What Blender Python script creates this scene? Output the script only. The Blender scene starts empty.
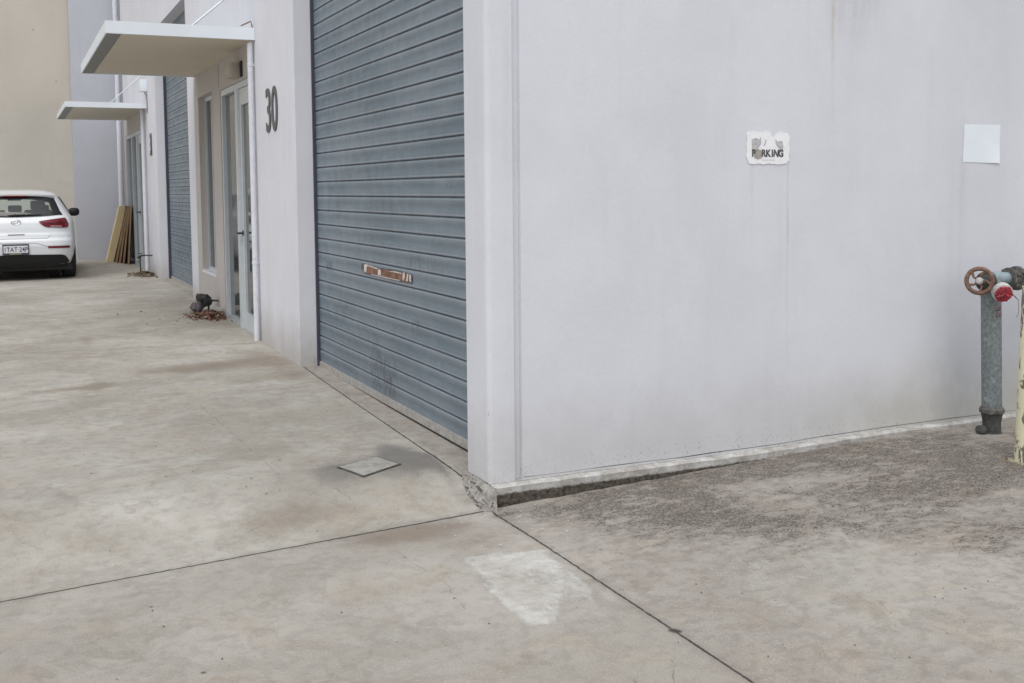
import bpy, bmesh, math, random
import numpy as np
from mathutils import Vector, Matrix, noise as mn
random.seed(7)
scene = bpy.context.scene
C = scene.collection
R = math.radians

# ------------------------------------------------------------------ node helpers
class NT:
    def __init__(s, name):
        s.m = bpy.data.materials.new(name); s.m.use_nodes = True
        s.t = s.m.node_tree; s.N = s.t.nodes; s.L = s.t.links
        s.b = s.N['Principled BSDF']
        s.pos = s.N.new('ShaderNodeNewGeometry').outputs['Position']
    def link(s, a, b): s.L.new(a, b)
    def put(s, sock, v):
        if hasattr(v, 'is_linked') or isinstance(v, bpy.types.NodeSocket): s.L.new(v, sock)
        elif isinstance(v, (tuple, list)) and len(v) == 3 and sock.type == 'RGBA': sock.default_value = (*v, 1)
        else: sock.default_value = v
    def math(s, op, a, b=0.0, c=None, clamp=False):
        n = s.N.new('ShaderNodeMath'); n.operation = op; n.use_clamp = clamp
        s.put(n.inputs[0], a); s.put(n.inputs[1], b)
        if c is not None: s.put(n.inputs[2], c)
        return n.outputs[0]
    def vmath(s, op, a, b):
        n = s.N.new('ShaderNodeVectorMath'); n.operation = op
        s.put(n.inputs[0], a); s.put(n.inputs[1], b)
        return n.outputs['Value'] if op in ('DOT_PRODUCT', 'LENGTH', 'DISTANCE') else n.outputs[0]
    def scaled(s, v): return s.vmath('MULTIPLY', s.pos, v)
    def noise(s, scale, detail=4, rough=.55, vec=None, dist=0.0, w=None):
        n = s.N.new('ShaderNodeTexNoise'); n.inputs['Scale'].default_value = scale
        n.inputs['Detail'].default_value = detail; n.inputs['Roughness'].default_value = rough
        n.inputs['Distortion'].default_value = dist
        s.L.new(vec or s.pos, n.inputs['Vector']); return n.outputs[0]
    def voro(s, scale, vec=None, feature='F1'):
        n = s.N.new('ShaderNodeTexVoronoi'); n.inputs['Scale'].default_value = scale; n.feature = feature
        s.L.new(vec or s.pos, n.inputs['Vector']); return n.outputs['Distance']
    def step(s, v, a, b, lo=0.0, hi=1.0):
        n = s.N.new('ShaderNodeMapRange'); n.interpolation_type = 'SMOOTHSTEP'
        s.put(n.inputs[0], v); s.put(n.inputs[1], a); s.put(n.inputs[2], b); s.put(n.inputs[3], lo); s.put(n.inputs[4], hi)
        return n.outputs[0]
    def mix(s, f, a, b, mode='MIX'):
        n = s.N.new('ShaderNodeMix'); n.data_type = 'RGBA'; n.blend_type = mode
        s.put(n.inputs[0], f); s.put(n.inputs[6], a); s.put(n.inputs[7], b); return n.outputs[2]
    def sep(s, v=None):
        n = s.N.new('ShaderNodeSeparateXYZ'); s.L.new(v or s.pos, n.inputs[0]); return n.outputs
    def bump(s, h, strength=.3, dist=.01, prev=None):
        n = s.N.new('ShaderNodeBump'); n.inputs['Strength'].default_value = strength; n.inputs['Distance'].default_value = dist
        s.put(n.inputs['Height'], h)
        if prev is not None: s.L.new(prev, n.inputs['Normal'])
        return n.outputs[0]
    def out(s, col=None, rough=None, metal=None, normal=None, spec=None):
        for k, v in (('Base Color', col), ('Roughness', rough), ('Metallic', metal), ('Normal', normal), ('Specular IOR Level', spec)):
            if v is not None: s.put(s.b.inputs[k], v)
        return s.m

def simple(name, col, rough=.6, metal=0.0, var=.12, scale=12, bump=.0, spec=.5, dark=None):
    """plain material with mottling and a little grime"""
    n = NT(name)
    f = n.step(n.noise(scale, 6, .6), .3, .7)
    a = tuple(c*(1-var) for c in col); b = tuple(min(1, c*(1+var)) for c in col)
    c = n.mix(f, a, b)
    if dark:
        g = n.step(n.noise(scale*2.7, 8, .7), .55, .72)
        c = n.mix(g, c, dark)
    nm = n.bump(n.noise(scale*8, 5, .6), bump, .004) if bump else None
    return n.out(c, rough, metal, nm, spec)

# ------------------------------------------------------------------ mesh helpers
def link(o, parent=None):
    C.objects.link(o)
    if parent is not None: o.parent = parent
    return o
def obj(name, bm, m, parent=None, smooth=None):
    me = bpy.data.meshes.new(name)
    bmesh.ops.recalc_face_normals(bm, faces=bm.faces[:]) if smooth != 'keep' else None
    bm.to_mesh(me); bm.free()
    if smooth not in (None, 'keep'):
        for p in me.polygons: p.use_smooth = True
        me.set_sharp_from_angle(angle=R(smooth))
    if m is not None: me.materials.append(m)
    o = bpy.data.objects.new(name, me)
    return link(o, parent)
def tag(o, label=None, cat=None, group=None, kind=None):
    if label: o['label'] = label
    if cat: o['category'] = cat
    if group: o['group'] = group
    if kind: o['kind'] = kind
    return o
def thing(name, label, cat, loc=(0, 0, 0), group=None):
    o = bpy.data.objects.new(name, None); o.empty_display_size = .1; link(o); o.location = loc
    return tag(o, label, cat, group)
def box(bm, x0, x1, y0, y1, z0, z1, bev=0.0):
    v = [bm.verts.new((x, y, z)) for x in (x0, x1) for y in (y0, y1) for z in (z0, z1)]
    fs = [bm.faces.new([v[i] for i in q]) for q in ((0,1,3,2),(4,6,7,5),(0,4,5,1),(2,3,7,6),(0,2,6,4),(1,5,7,3))]
    if bev:
        es = list({e for f in fs for e in f.edges})
        bmesh.ops.bevel(bm, geom=es, offset=bev, segments=2, affect='EDGES', profile=.6)
def boxes(*bs, bev=0.0):
    bm = bmesh.new()
    for b in bs: box(bm, *b, bev=bev)
    return bm
def prism(bm, pts, z0, z1):
    lo = [bm.verts.new((x, y, z0)) for x, y in pts]; hi = [bm.verts.new((x, y, z1)) for x, y in pts]
    n = len(pts)
    for i in range(n): bm.faces.new((lo[i], lo[(i+1)%n], hi[(i+1)%n], hi[i]))
    bm.faces.new(lo[::-1]); bm.faces.new(hi)
def frame_of(d):
    d = Vector(d).normalized(); a = Vector((0, 0, 1)) if abs(d.z) < .9 else Vector((1, 0, 0))
    u = d.cross(a).normalized(); return u, d.cross(u).normalized(), d
def tube(bm, pts, r, seg=12, caps=True):
    pts = [Vector(p) for p in pts]; rs = r if isinstance(r, (list, tuple)) else [r]*len(pts)
    rings = []
    u = None
    for i, p in enumerate(pts):
        d = (pts[min(i+1, len(pts)-1)] - pts[max(i-1, 0)])
        if d.length < 1e-9: d = Vector((0, 0, 1))
        d.normalize()
        if u is None: u, w, _ = frame_of(d)
        else:
            u = (u - d*u.dot(d)).normalized()
        w = d.cross(u)
        rings.append([bm.verts.new(p + (u*math.cos(2*math.pi*k/seg) + w*math.sin(2*math.pi*k/seg))*rs[i]) for k in range(seg)])
    for a, b in zip(rings, rings[1:]):
        for k in range(seg): bm.faces.new((a[k], a[(k+1)%seg], b[(k+1)%seg], b[k]))
    if caps: bm.faces.new(rings[0][::-1]); bm.faces.new(rings[-1])
def lathe(bm, c, axis, prof, seg=24):
    """prof: list of (distance along axis, radius)"""
    u, w, d = frame_of(axis); c = Vector(c); rings = []
    for t, r in prof:
        rings.append([bm.verts.new(c + d*t + (u*math.cos(2*math.pi*k/seg)+w*math.sin(2*math.pi*k/seg))*max(r, .0004)) for k in range(seg)])
    for a, b in zip(rings, rings[1:]):
        for k in range(seg): bm.faces.new((a[k], a[(k+1)%seg], b[(k+1)%seg], b[k]))
    bm.faces.new(rings[0][::-1]); bm.faces.new(rings[-1])
def torus(bm, c, axis, R0, r, seg=36, s2=10, sy=1.0):
    u, w, d = frame_of(axis); c = Vector(c); rings = []
    for k in range(seg):
        a = 2*math.pi*k/seg; q = u*math.cos(a)*sy + w*math.sin(a)
        rings.append([bm.verts.new(c + q*R0 + (q.normalized()*math.cos(b) + d*math.sin(b))*r) for b in [2*math.pi*j/s2 for j in range(s2)]])
    for i in range(seg):
        a, b = rings[i], rings[(i+1)%seg]
        for j in range(s2): bm.faces.new((a[j], a[(j+1)%s2], b[(j+1)%s2], b[j]))
def text_bm(txt, size, xs=1.0, bold=0.0, depth=.004):
    """text as a bmesh in the XY plane, centred on x, standing on y = 0"""
    cu = bpy.data.curves.new('t', 'FONT'); cu.body = txt; cu.size = size; cu.extrude = depth/2; cu.offset = bold
    cu.align_x = 'CENTER'; cu.resolution_u = 6
    o = bpy.data.objects.new('t', cu); C.objects.link(o)
    dg = bpy.context.evaluated_depsgraph_get(); dg.update()
    me = bpy.data.meshes.new_from_object(o.evaluated_get(dg))
    bm = bmesh.new(); bm.from_mesh(me)
    bpy.data.objects.remove(o); bpy.data.meshes.remove(me); bpy.data.curves.remove(cu)
    for v in bm.verts: v.co.x *= xs
    return bm
def xform(bm, M):
    bmesh.ops.transform(bm, matrix=M, verts=bm.verts[:]); return bm
def facing_west(x, y, z):   # local x -> -Y world (reads left to right for a viewer west of the wall), local y -> up
    return Matrix(((0, 0, -1, x), (-1, 0, 0, y), (0, 1, 0, z), (0, 0, 0, 1)))
def facing_south(x, y, z):
    return Matrix(((1, 0, 0, x), (0, 0, -1, y), (0, 1, 0, z), (0, 0, 0, 1)))
def poly_slab(bm, pts, th, M):
    """flat polygon (x,y) with thickness th, local frame M"""
    a = [bm.verts.new(M @ Vector((x, y, 0))) for x, y in pts]; b = [bm.verts.new(M @ Vector((x, y, th))) for x, y in pts]
    n = len(pts)
    bm.faces.new(a[::-1]); bm.faces.new(b)
    for i in range(n): bm.faces.new((a[i], a[(i+1)%n], b[(i+1)%n], b[i]))
def sm(t):
    t = np.clip(t, 0, 1); return t*t*(3-2*t)
def ground_z(x, y):
    return (-.118*sm((5.55-y)/.85)*(1-np.clip((x-2.1)/2.7, 0, 1)) + .1*sm((y-6)/8))
gz = lambda x, y: float(ground_z(np.float64(x), np.float64(y)))

# ------------------------------------------------------------------ camera
cam = bpy.data.cameras.new('camera'); co = bpy.data.objects.new('camera', cam); C.objects.link(co)
yaw, pitch, roll = R(24.54388), R(4.16224), R(-.46825)
fw = Vector((math.sin(yaw)*math.cos(pitch), math.cos(yaw)*math.cos(pitch), -math.sin(pitch)))
rt = fw.cross(Vector((0, 0, 1))).normalized(); up = rt.cross(fw)
rt, up = rt*math.cos(roll)+up*math.sin(roll), -rt*math.sin(roll)+up*math.cos(roll)
co.matrix_world = Matrix(((rt.x, up.x, -fw.x, 0), (rt.y, up.y, -fw.y, 0), (rt.z, up.z, -fw.z, 1.445), (0, 0, 0, 1)))
cam.sensor_width = 36; cam.lens = 36*1096.16/1024; cam.shift_y = -(341.5-268.81)/1024
cam.clip_end = 2000; cam.clip_start = .05
scene.camera = co

# ------------------------------------------------------------------ light
SUN_EL, SUN_AZ = 58, 215            # azimuth clockwise from +Y
w = bpy.data.worlds.new('World'); scene.world = w; w.use_nodes = True
n = w.node_tree.nodes; l = w.node_tree.links
sky = n.new('ShaderNodeTexSky'); sky.sky_type = 'NISHITA'; sky.sun_disc = False
sky.sun_elevation = R(SUN_EL); sky.sun_rotation = R(SUN_AZ); sky.air_density = 1.0; sky.dust_density = 4.0
hs = n.new('ShaderNodeHueSaturation'); hs.inputs['Saturation'].default_value = .32; hs.inputs['Value'].default_value = 1.0
l.new(sky.outputs[0], hs.inputs['Color'])
# overcast: mix in an even cloud layer, a little brighter overhead
tc = n.new('ShaderNodeTexCoord'); nz = n.new('ShaderNodeTexNoise'); nz.inputs['Scale'].default_value = 2.2; nz.inputs['Detail'].default_value = 5
l.new(tc.outputs['Generated'], nz.inputs['Vector'])
cr = n.new('ShaderNodeMapRange'); cr.inputs[1].default_value = .3; cr.inputs[2].default_value = .7; cr.inputs[3].default_value = .85; cr.inputs[4].default_value = 1.15
l.new(nz.outputs[0], cr.inputs[0])
cl = n.new('ShaderNodeMix'); cl.data_type = 'RGBA'; cl.inputs[0].default_value = .62
l.new(hs.outputs[0], cl.inputs[6])
cv = n.new('ShaderNodeVectorMath'); cv.operation = 'SCALE'; cv.inputs[0].default_value = (6.9, 7.02, 7.35)
l.new(cr.outputs[0], cv.inputs['Scale']); l.new(cv.outputs[0], cl.inputs[7])
bg = n['Background']; bg.inputs['Strength'].default_value = .158
l.new(cl.outputs[2], bg.inputs['Color'])
sl = bpy.data.lights.new('sun', 'SUN'); sl.energy = 1.0; sl.angle = R(45); sl.color = (1, .97, .93)
so = bpy.data.objects.new('sun', sl); C.objects.link(so); so.location = (0, 0, 20)
az = R(SUN_AZ); sd = Vector((math.sin(az)*math.cos(R(SUN_EL)), math.cos(az)*math.cos(R(SUN_EL)), math.sin(R(SUN_EL))))
so.rotation_euler = (-sd).to_track_quat('-Z', 'Y').to_euler()
scene.view_settings.view_transform = 'Standard'; scene.view_settings.look = 'None'
scene.view_settings.exposure = 0; scene.view_settings.gamma = 1
try: scene.cycles.use_denoising = True
except Exception: pass

# ------------------------------------------------------------------ materials
def wall_paint(name, col, side=False, warm=0.0, dirt=.35):
    n = NT(name)
    x, y, z = n.sep()
    c = n.mix(n.step(n.noise(1.3, 5, .6), .3, .7), tuple(k*.96 for k in col), tuple(min(1, k*1.03) for k in col))
    # vertical runs of grime
    st = n.noise(7, 5, .65, n.scaled((1, 1, .06)))
    c = n.mix(n.math('MULTIPLY', n.step(st, .5, .75), .2), c, tuple(k*.78 for k in col))
    bl = n.noise(14, 7, .7)
    c = n.mix(n.math('MULTIPLY', n.step(bl, .55, .75), .10), c, tuple(k*.72 for k in col))
    # grime rising from the bottom
    base = n.step(n.math('ADD', z, n.math('MULTIPLY', n.noise(3.2, 6, .7), -.35)), -.16, .34, 1, 0)
    c = n.mix(n.math('MULTIPLY', base, dirt), c, (.34, .31, .26))
    sp = n.math('MULTIPLY', n.step(n.noise(55, 6, .7), .57, .66), n.step(z, 0, .16, 1, 0))
    c = n.mix(n.math('MULTIPLY', sp, .7), c, (.12, .11, .095))
    # small chips and scuffs
    ch = n.math('MULTIPLY', n.step(n.noise(38, 3, .5, n.scaled((1, 1, .35))), .735, .76), n.step(z, .2, 1.5, 1, 0))
    c = n.mix(n.math('MULTIPLY', ch, .6), c, (.2, .2, .2))
    if side:
        def streak(x0, wd, ztop, zbot, col2, amt):
            nonlocal c
            wob = n.math('ADD', x, n.math('MULTIPLY', n.math('SUBTRACT', n.noise(2.0, 3), .5), .03))
            m = n.step(n.math('ABSOLUTE', n.math('SUBTRACT', wob, x0)), 0, wd, 1, 0)
            m = n.math('MULTIPLY', m, n.step(z, zbot, ztop-.02, 0, 1)); m = n.math('MULTIPLY', m, n.step(z, ztop-.01, ztop+.03, 1, 0))
            m = n.math('MULTIPLY', m, n.step(n.noise(9, 4, .7, n.scaled((1, 1, .3))), .25, .7))
            c = n.mix(n.math('MULTIPLY', m, amt), c, col2)
        streak(4.20, .022, 3.2, 1.3, (.42, .33, .22), .8)
        streak(3.90, .012, 1.57, .1, (.36, .36, .40), .55)
        streak(3.66, .02, 1.57, .9, (.42, .42, .46), .22)
        streak(5.2, .05, 1.6, .4, (.5, .48, .46), .35)
        streak(4.35, .3, 2.75, 2.1, (.35, .35, .38), .75)
        streak(2.20, .03, 3.5, .1, (.45, .46, .5), .35)
        # yellow green tide at the right
        yl = n.math('MULTIPLY', n.step(x, 3.6, 5.4), n.step(n.math('ADD', z, n.math('MULTIPLY', n.noise(2.4, 6), -.35)), -.2, .38, 1, 0))
        c = n.mix(n.math('MULTIPLY', yl, .55), c, (.44, .43, .32))
        # soft shadow round the hydrant, painted into the wall colour
        hz = n.math('MULTIPLY', n.step(n.math('ABSOLUTE', n.math('SUBTRACT', x, 5.35)), .15, .55, 1, 0), n.step(z, .0, 1.2, 1, .3))
        c = n.mix(n.math('MULTIPLY', hz, .35), c, (.36, .38, .43))
    h = n.math('ADD', n.noise(150, 3, .6), n.math('MULTIPLY', n.noise(22, 6, .65), 1.3))
    c = n.mix(n.math('MULTIPLY', n.step(n.noise(60, 5, .7, n.scaled((1, 1, .8))), .42, .62), .06), c, tuple(k*.74 for k in col))
    c = n.mix(n.math('MULTIPLY', n.step(n.noise(3.3, 7, .7, n.scaled((1, 1, .7))), .5, .62), .14), c, tuple(min(1, k*1.13) for k in col))
    pin = n.step(n.voro(11), .016, .026, 1, 0); c = n.mix(n.math('MULTIPLY', pin, .35), c, (.25, .25, .26))
    return n.out(c, .8, 0, n.bump(h, .24, .004), .3)

M = {}
M['paint_side'] = wall_paint('pale_wall_paint', (.645, .660, .705), side=True)
M['paint_front'] = wall_paint('pale_front_paint', (.70, .705, .75), dirt=.6)
M['paint_entry_shade'] = wall_paint('entry_shade_paint', (.51, .48, .46), dirt=.25)  # canopy shade and warm bounce put into the base colour
M['paint_grey'] = wall_paint('grey_wall_paint', (.50, .515, .565), dirt=.15)
M['soffit'] = simple('cream_soffit', (.62, .565, .45), .6, var=.03, scale=2)
M['canopy_white'] = simple('canopy_white', (.76, .81, .86), .4, var=.03, scale=3)
M['canopy_dark'] = simple('canopy_gutter_grey', (.20, .21, .20), .5, var=.1)
M['pipe_white'] = simple('painted_pipe', (.66, .68, .73), .45, var=.05, dark=(.45, .45, .45))
M['alu'] = simple('brushed_aluminium', (.56, .60, .63), .38, .55, var=.05)
M['alu_pale'] = simple('pale_aluminium', (.60, .64, .67), .4, .25, var=.04)
M['dark_metal'] = simple('dark_metal', (.045, .046, .05), .5, .3, var=.2)
M['black'] = simple('black_plastic', (.013, .013, .015), .55, var=.2)
M['navy'] = simple('guide_track', (.05, .055, .08), .5, var=.1)
M['number'] = simple('number_grey', (.085, .085, .09), .45, var=.1)
M['lamp'] = simple('lamp_housing', (.42, .38, .33), .5, var=.06)
M['rust'] = simple('rusty_steel', (.20, .10, .06), .8, var=.3, scale=50)
M['leaf'] = None

def beige_concrete():
    n = NT('raw_concrete_panel')
    c = n.mix(n.step(n.noise(.5, 7, .62), .3, .7), (.47, .45, .395), (.58, .55, .49))
    c = n.mix(n.math('MULTIPLY', n.step(n.noise(2.0, 7, .65), .45, .75), .5), c, (.38, .375, .335))
    c = n.mix(n.math('MULTIPLY', n.step(n.noise(1.4, 5, .6, n.scaled((1, 1, .2))), .5, .7), .35), c, (.62, .58, .525))
    x, y, z = n.sep()
    c = n.mix(n.math('MULTIPLY', n.step(z, 1.6, 5, 0, 1), .35), c, (.62, .54, .47))
    dots = n.step(n.voro(1.9), .03, .05, 1, 0)
    c = n.mix(n.math('MULTIPLY', dots, .45), c, (.22, .2, .18))
    return n.out(c, .9, 0, n.bump(n.noise(30, 6, .65), .35, .01), .2)
M['beige'] = beige_concrete()

def roller_paint():
    n = NT('blue_grey_roller_paint')
    x, y, z = n.sep()
    a, b = (.125, .163, .196), (.190, .230, .265)
    c = n.mix(n.step(n.noise(1.6, 6, .6, n.scaled((1, .5, 2.2))), .3, .7), a, b)
    # slat shading painted into the colour: darker middle, light bands by the grooves
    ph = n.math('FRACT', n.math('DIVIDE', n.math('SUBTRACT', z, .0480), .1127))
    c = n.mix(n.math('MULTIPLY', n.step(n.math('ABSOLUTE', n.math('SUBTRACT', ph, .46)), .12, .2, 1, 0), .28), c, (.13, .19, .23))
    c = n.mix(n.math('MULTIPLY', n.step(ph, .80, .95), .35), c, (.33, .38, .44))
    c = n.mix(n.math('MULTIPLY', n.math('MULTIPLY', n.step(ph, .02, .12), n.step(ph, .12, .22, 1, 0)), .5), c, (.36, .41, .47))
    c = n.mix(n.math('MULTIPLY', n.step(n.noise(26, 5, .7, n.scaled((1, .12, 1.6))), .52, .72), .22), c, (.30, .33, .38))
    gr = n.math('MAXIMUM', n.step(ph, .035, .08, 1, 0), n.step(ph, .955, .98))  # groove shadow painted as a dark line
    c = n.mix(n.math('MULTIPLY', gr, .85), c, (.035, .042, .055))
    # scuffs near the bottom, a black smear at y 6.8-7.3
    sc = n.noise(24, 8, .8, n.scaled((1, 1.3, .32)), .9)
    def patch(y0, wy, z0, wz, amt, th=.5):
        nonlocal c
        m = n.math('MULTIPLY', n.step(n.math('ABSOLUTE', n.math('SUBTRACT', y, y0)), wy*.5, wy, 1, 0),
                   n.step(n.math('ABSOLUTE', n.math('SUBTRACT', z, z0)), wz*.5, wz, 1, 0))
        m = n.math('MULTIPLY', m, n.step(sc, th-.04, th+.10))
        c = n.mix(n.math('MULTIPLY', m, amt), c, (.03, .033, .045))
    patch(7.02, .36, .19, .20, .9, .50)
    patch(7.2, .2, .33, .16, .6, .54)
    patch(6.35, .10, .60, .07, .55, .5)
    patch(6.9, .5, 1.35, .10, .35, .55)
    patch(8.35, .10, .86, .05, .7, .45)
    patch(7.9, .25, .5, .2, .4, .55); patch(6.2, .5, 1.0, .05, .35, .5); patch(5.75, .08, 1.48, .04, .35, .48)
    low = n.math('MULTIPLY', n.step(z, .05, .5, 1, 0), n.step(sc, .45, .7))
    c = n.mix(n.math('MULTIPLY', low, .30), c, (.20, .20, .20))
    chips = n.math('MULTIPLY', n.step(n.noise(60, 3, .5), .73, .75), .6)
    c = n.mix(chips, c, (.07, .08, .09))
    return n.out(c, n.step(n.noise(8, 4), .3, .7, .38, .58), 0, n.bump(n.noise(5, 4, .6), .25, .006), .45)
M['roller'] = roller_paint()

def glass(name, tint=(.05, .06, .06), rough=.04):
    n = NT(name)
    c = n.mix(n.step(n.noise(2, 5, .6, n.scaled((1, 1, .5))), .3, .7), tuple(k*.7 for k in tint), tint)
    return n.out(c, n.step(n.noise(5, 6, .7), .3, .8, rough, rough+.08), 0, None, .6)
M['glass'] = glass('dark_office_glass', (.085, .095, .095))
M['glass_dark'] = glass('dim_window_glass', (.03, .034, .036))

# ------------------------------------------------------------------ ground
JOINTS = [((2.07, 4.81), (2.08, 4.34), .0045), ((2.08, 4.34), (2.08, .5), .0042), ((-6, 3.72), (-.09, 4.55), .005), ((-.09, 4.55), (1.23, 4.72), .0045),
          ((1.23, 4.72), (2.07, 4.81), .0055), ((2.078, 3.205), (2.088, 3.19), .014),
          ((2.11, 8.70), (2.07, 6.48), .0035), ((2.07, 6.48), (2.045, 5.60), .004), ((2.045, 5.60), (2.05, 5.42), .004), ((2.05, 5.42), (2.085, 5.19), .004)]
CRACKS = [((.90, 4.92), (1.12, 5.05), .002), ((1.12, 5.05), (1.32, 5.25), .002), ((1.42, 5.24), (1.46, 5.13), .002), ((1.46, 5.13), (1.45, 4.97), .002),
          ((1.11, 7.64), (1.16, 6.59), .0022), ((1.16, 6.59), (1.20, 5.5), .0022), ((1.47, 4.37), (1.52, 4.0), .002), ((1.52, 4.0), (1.49, 3.71), .002),
          ((1.72, 3.1), (1.76, 2.85), .002), ((2.06, 3.16), (1.85, 2.85), .002)]
PALE = [((3.54, 4.38), (3.32, 3.82), .006), ((3.32, 3.82), (3.03, 3.21), .006), ((2.99, 3.45), (2.78, 2.84), .005), ((2.94, 2.79), (3.34, 2.70), .005)]
FAR = [((-8, 11.6), (2.03, 10.08), .012), ((-8, 12.2), (2.05, 12.56), .012), ((-8, 14.6), (2.2, 15.46), .014), ((-3.2, 3.0), (-3.2, 22), .01)]

def ground_mat():
    n = NT('weathered_concrete_slab')
    pz = n.vmath('MULTIPLY', n.pos, (1, 1, 0))
    wv = n.N.new('ShaderNodeTexNoise'); wv.inputs['Scale'].default_value = 24; wv.inputs['Detail'].default_value = 5
    n.L.new(pz, wv.inputs['Vector'])
    off = n.vmath('MULTIPLY', n.vmath('SUBTRACT', wv.outputs['Color'], (.5, .5, .5)), (.013, .013, 0))
    pw = n.vmath('ADD', pz, off)
    wc = n.vmath('ADD', pz, n.vmath('MULTIPLY', off, (3.5, 3.5, 0)))
    def seg(a, b, wd, soft=1.6, src=None):
        ba = Vector((b[0]-a[0], b[1]-a[1], 0))
        pa = n.vmath('SUBTRACT', src or pw, (a[0], a[1], 0))
        h = n.math('DIVIDE', n.vmath('DOT_PRODUCT', pa, tuple(ba)), ba.length_squared, clamp=True)
        k = n.N.new('ShaderNodeVectorMath'); k.operation = 'SCALE'; k.inputs[0].default_value = tuple(ba); n.L.new(h, k.inputs['Scale'])
        d = n.vmath('DISTANCE', pa, k.outputs[0])
        return n.step(d, wd*.45, wd*soft, 1, 0)
    def segs(lst, soft=1.6, src=None):
        r = None
        for a, b, wd in lst:
            m = seg(a, b, wd, soft, src); r = m if r is None else n.math('MAXIMUM', r, m)
        return r
    A = n.N.new('ShaderNodeAttribute'); A.attribute_name = 'mask_a'
    B = n.N.new('ShaderNodeAttribute'); B.attribute_name = 'mask_b'
    sa = n.N.new('ShaderNodeSeparateColor'); n.L.new(A.outputs['Color'], sa.inputs[0])
    sb = n.N.new('ShaderNodeSeparateColor'); n.L.new(B.outputs['Color'], sb.inputs[0])
    mould, pale, brown = sa.outputs; smudge, rightz, front = sb.outputs
    big = n.noise(.55, 6, .6, pz); mid = n.noise(2.3, 8, .68, pz, .3); fine = n.noise(14, 8, .7, pz); grit = n.noise(120, 4, .7, pz); grit2 = n.noise(330, 2, .6, pz)
    c = n.mix(n.step(big, .32, .68), (.350, .328, .280), (.530, .512, .462))
    c = n.mix(n.math('MULTIPLY', n.step(mid, .42, .64), n.math('ADD', .38, n.math('MULTIPLY', rightz, .3))), c, (.285, .260, .222))
    c = n.mix(n.math('MULTIPLY', n.step(n.noise(1.5, 7, .65, n.vmath('ADD', pz, (7, 3, 0)), .4), .5, .68), .5), c, (.56, .545, .495))
    # zone tones
    c = n.mix(n.math('MULTIPLY', rightz, .55), c, (.345, .312, .282))
    c = n.mix(n.math('MULTIPLY', front, .30), c, (.35, .318, .285))
    # old trowel marks / wet streaks running across the lane
    tr = n.noise(1.7, 7, .62, n.vmath('MULTIPLY', pz, (.55, 2.1, 1)), .5)
    c = n.mix(n.math('MULTIPLY', n.step(tr, .54, .72), .30), c, (.27, .25, .225))
    c = n.mix(n.math('MULTIPLY', n.step(n.noise(3.1, 6, .6, n.vmath('ADD', pz, (3, 9, 0)), .6), .50, .68), .50), c, (.40, .34, .265))
    # worn aggregate: clustered small dark and light specks
    clus = n.step(n.noise(2.6, 5, .6, n.vmath('ADD', pz, (11, 2, 0))), .50, .66)
    vs = n.voro(110, pz)
    dk = n.math('MULTIPLY', n.step(vs, .12, .3, 1, 0), n.math('MULTIPLY', clus, n.step(fine, .46, .58)))
    c = n.mix(n.math('MULTIPLY', dk, .50), c, (.17, .155, .14))
    lt = n.math('MULTIPLY', n.step(grit, .52, .64), .6)
    c = n.mix(lt, c, (.50, .485, .455))
    c = n.mix(n.math('MULTIPLY', n.step(grit2, .52, .66), .6), c, (.19, .172, .155))
    c = n.mix(n.math('MULTIPLY', n.step(fine, .46, .62), n.math('ADD', .30, n.math('MULTIPLY', rightz, .25))), c, (.235, .215, .19))
    # dried water-stain edges: sharp on one side, fading on the other, and darker inside
    for sc_, of_, lo_, am_ in ((1.1, (5, 1, 0), .54, .15), (2.3, (1, 8, 0), .58, .20), (.8, (9, 4, 0), .57, .15)):
        q = n.noise(sc_, 8, .58, n.vmath('ADD', pz, of_), .5)
        ed = n.math('MULTIPLY', n.step(q, lo_, lo_+.006), n.step(q, lo_+.008, lo_+.07, 1, .22))
        c = n.mix(n.math('MULTIPLY', ed, am_), c, (.20, .17, .135))
    # scattered dark crumbs and pits
    pit = n.math('MULTIPLY', n.step(n.voro(34, pz), .05, .10, 1, 0), n.step(n.noise(3.5, 5, .65, n.vmath('ADD', pz, (2, 6, 0))), .50, .62))
    c = n.mix(n.math('MULTIPLY', pit, .55), c, (.13, .115, .10))
    # pale new cement patch, with worn ragged edge
    pw_ = n.math('MULTIPLY', n.math('SUBTRACT', n.noise(11, 9, .80, n.vmath('MULTIPLY', pz, (1.5, .8, 1)), .6), .5), 2.0)
    pw_ = n.math('ADD', pw_, n.math('MULTIPLY', n.math('SUBTRACT', grit, .5), .8))
    pm = n.step(n.math('ADD', pale, pw_), .28, 1.0)
    c = n.mix(n.math('MULTIPLY', pm, .78), c, n.mix(n.step(fine, .35, .7), (.62, .615, .58), (.47, .46, .425)))
    # brown and grey stains
    bm_ = n.step(n.math('ADD', brown, n.math('MULTIPLY', n.math('SUBTRACT', n.noise(4, 8, .7, pz), .5), .9)), .30, .95)
    c = n.mix(n.math('MULTIPLY', bm_, .70), c, (.215, .175, .138))
    sm_ = n.step(n.math('ADD', smudge, n.math('MULTIPLY', n.math('SUBTRACT', n.noise(5, 8, .7, pz), .5), .7)), .22, .95)
    c = n.mix(n.math('MULTIPLY', sm_, .72), c, (.135, .13, .125))
    # mould: broad grey film, crusted black flecks
    mt = n.math('ADD', n.math('MULTIPLY', n.math('SUBTRACT', n.noise(3.2, 5, .6, pz, .3), .5), 1.5), n.math('MULTIPLY', n.math('SUBTRACT', n.noise(10, 10, .76, n.vmath('MULTIPLY', pz, (1, 1.6, 1)), .6), .5), 3.4))
    mn_ = n.math('ADD', mould, mt)
    film = n.step(mn_, -.1, 1.25)
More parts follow.
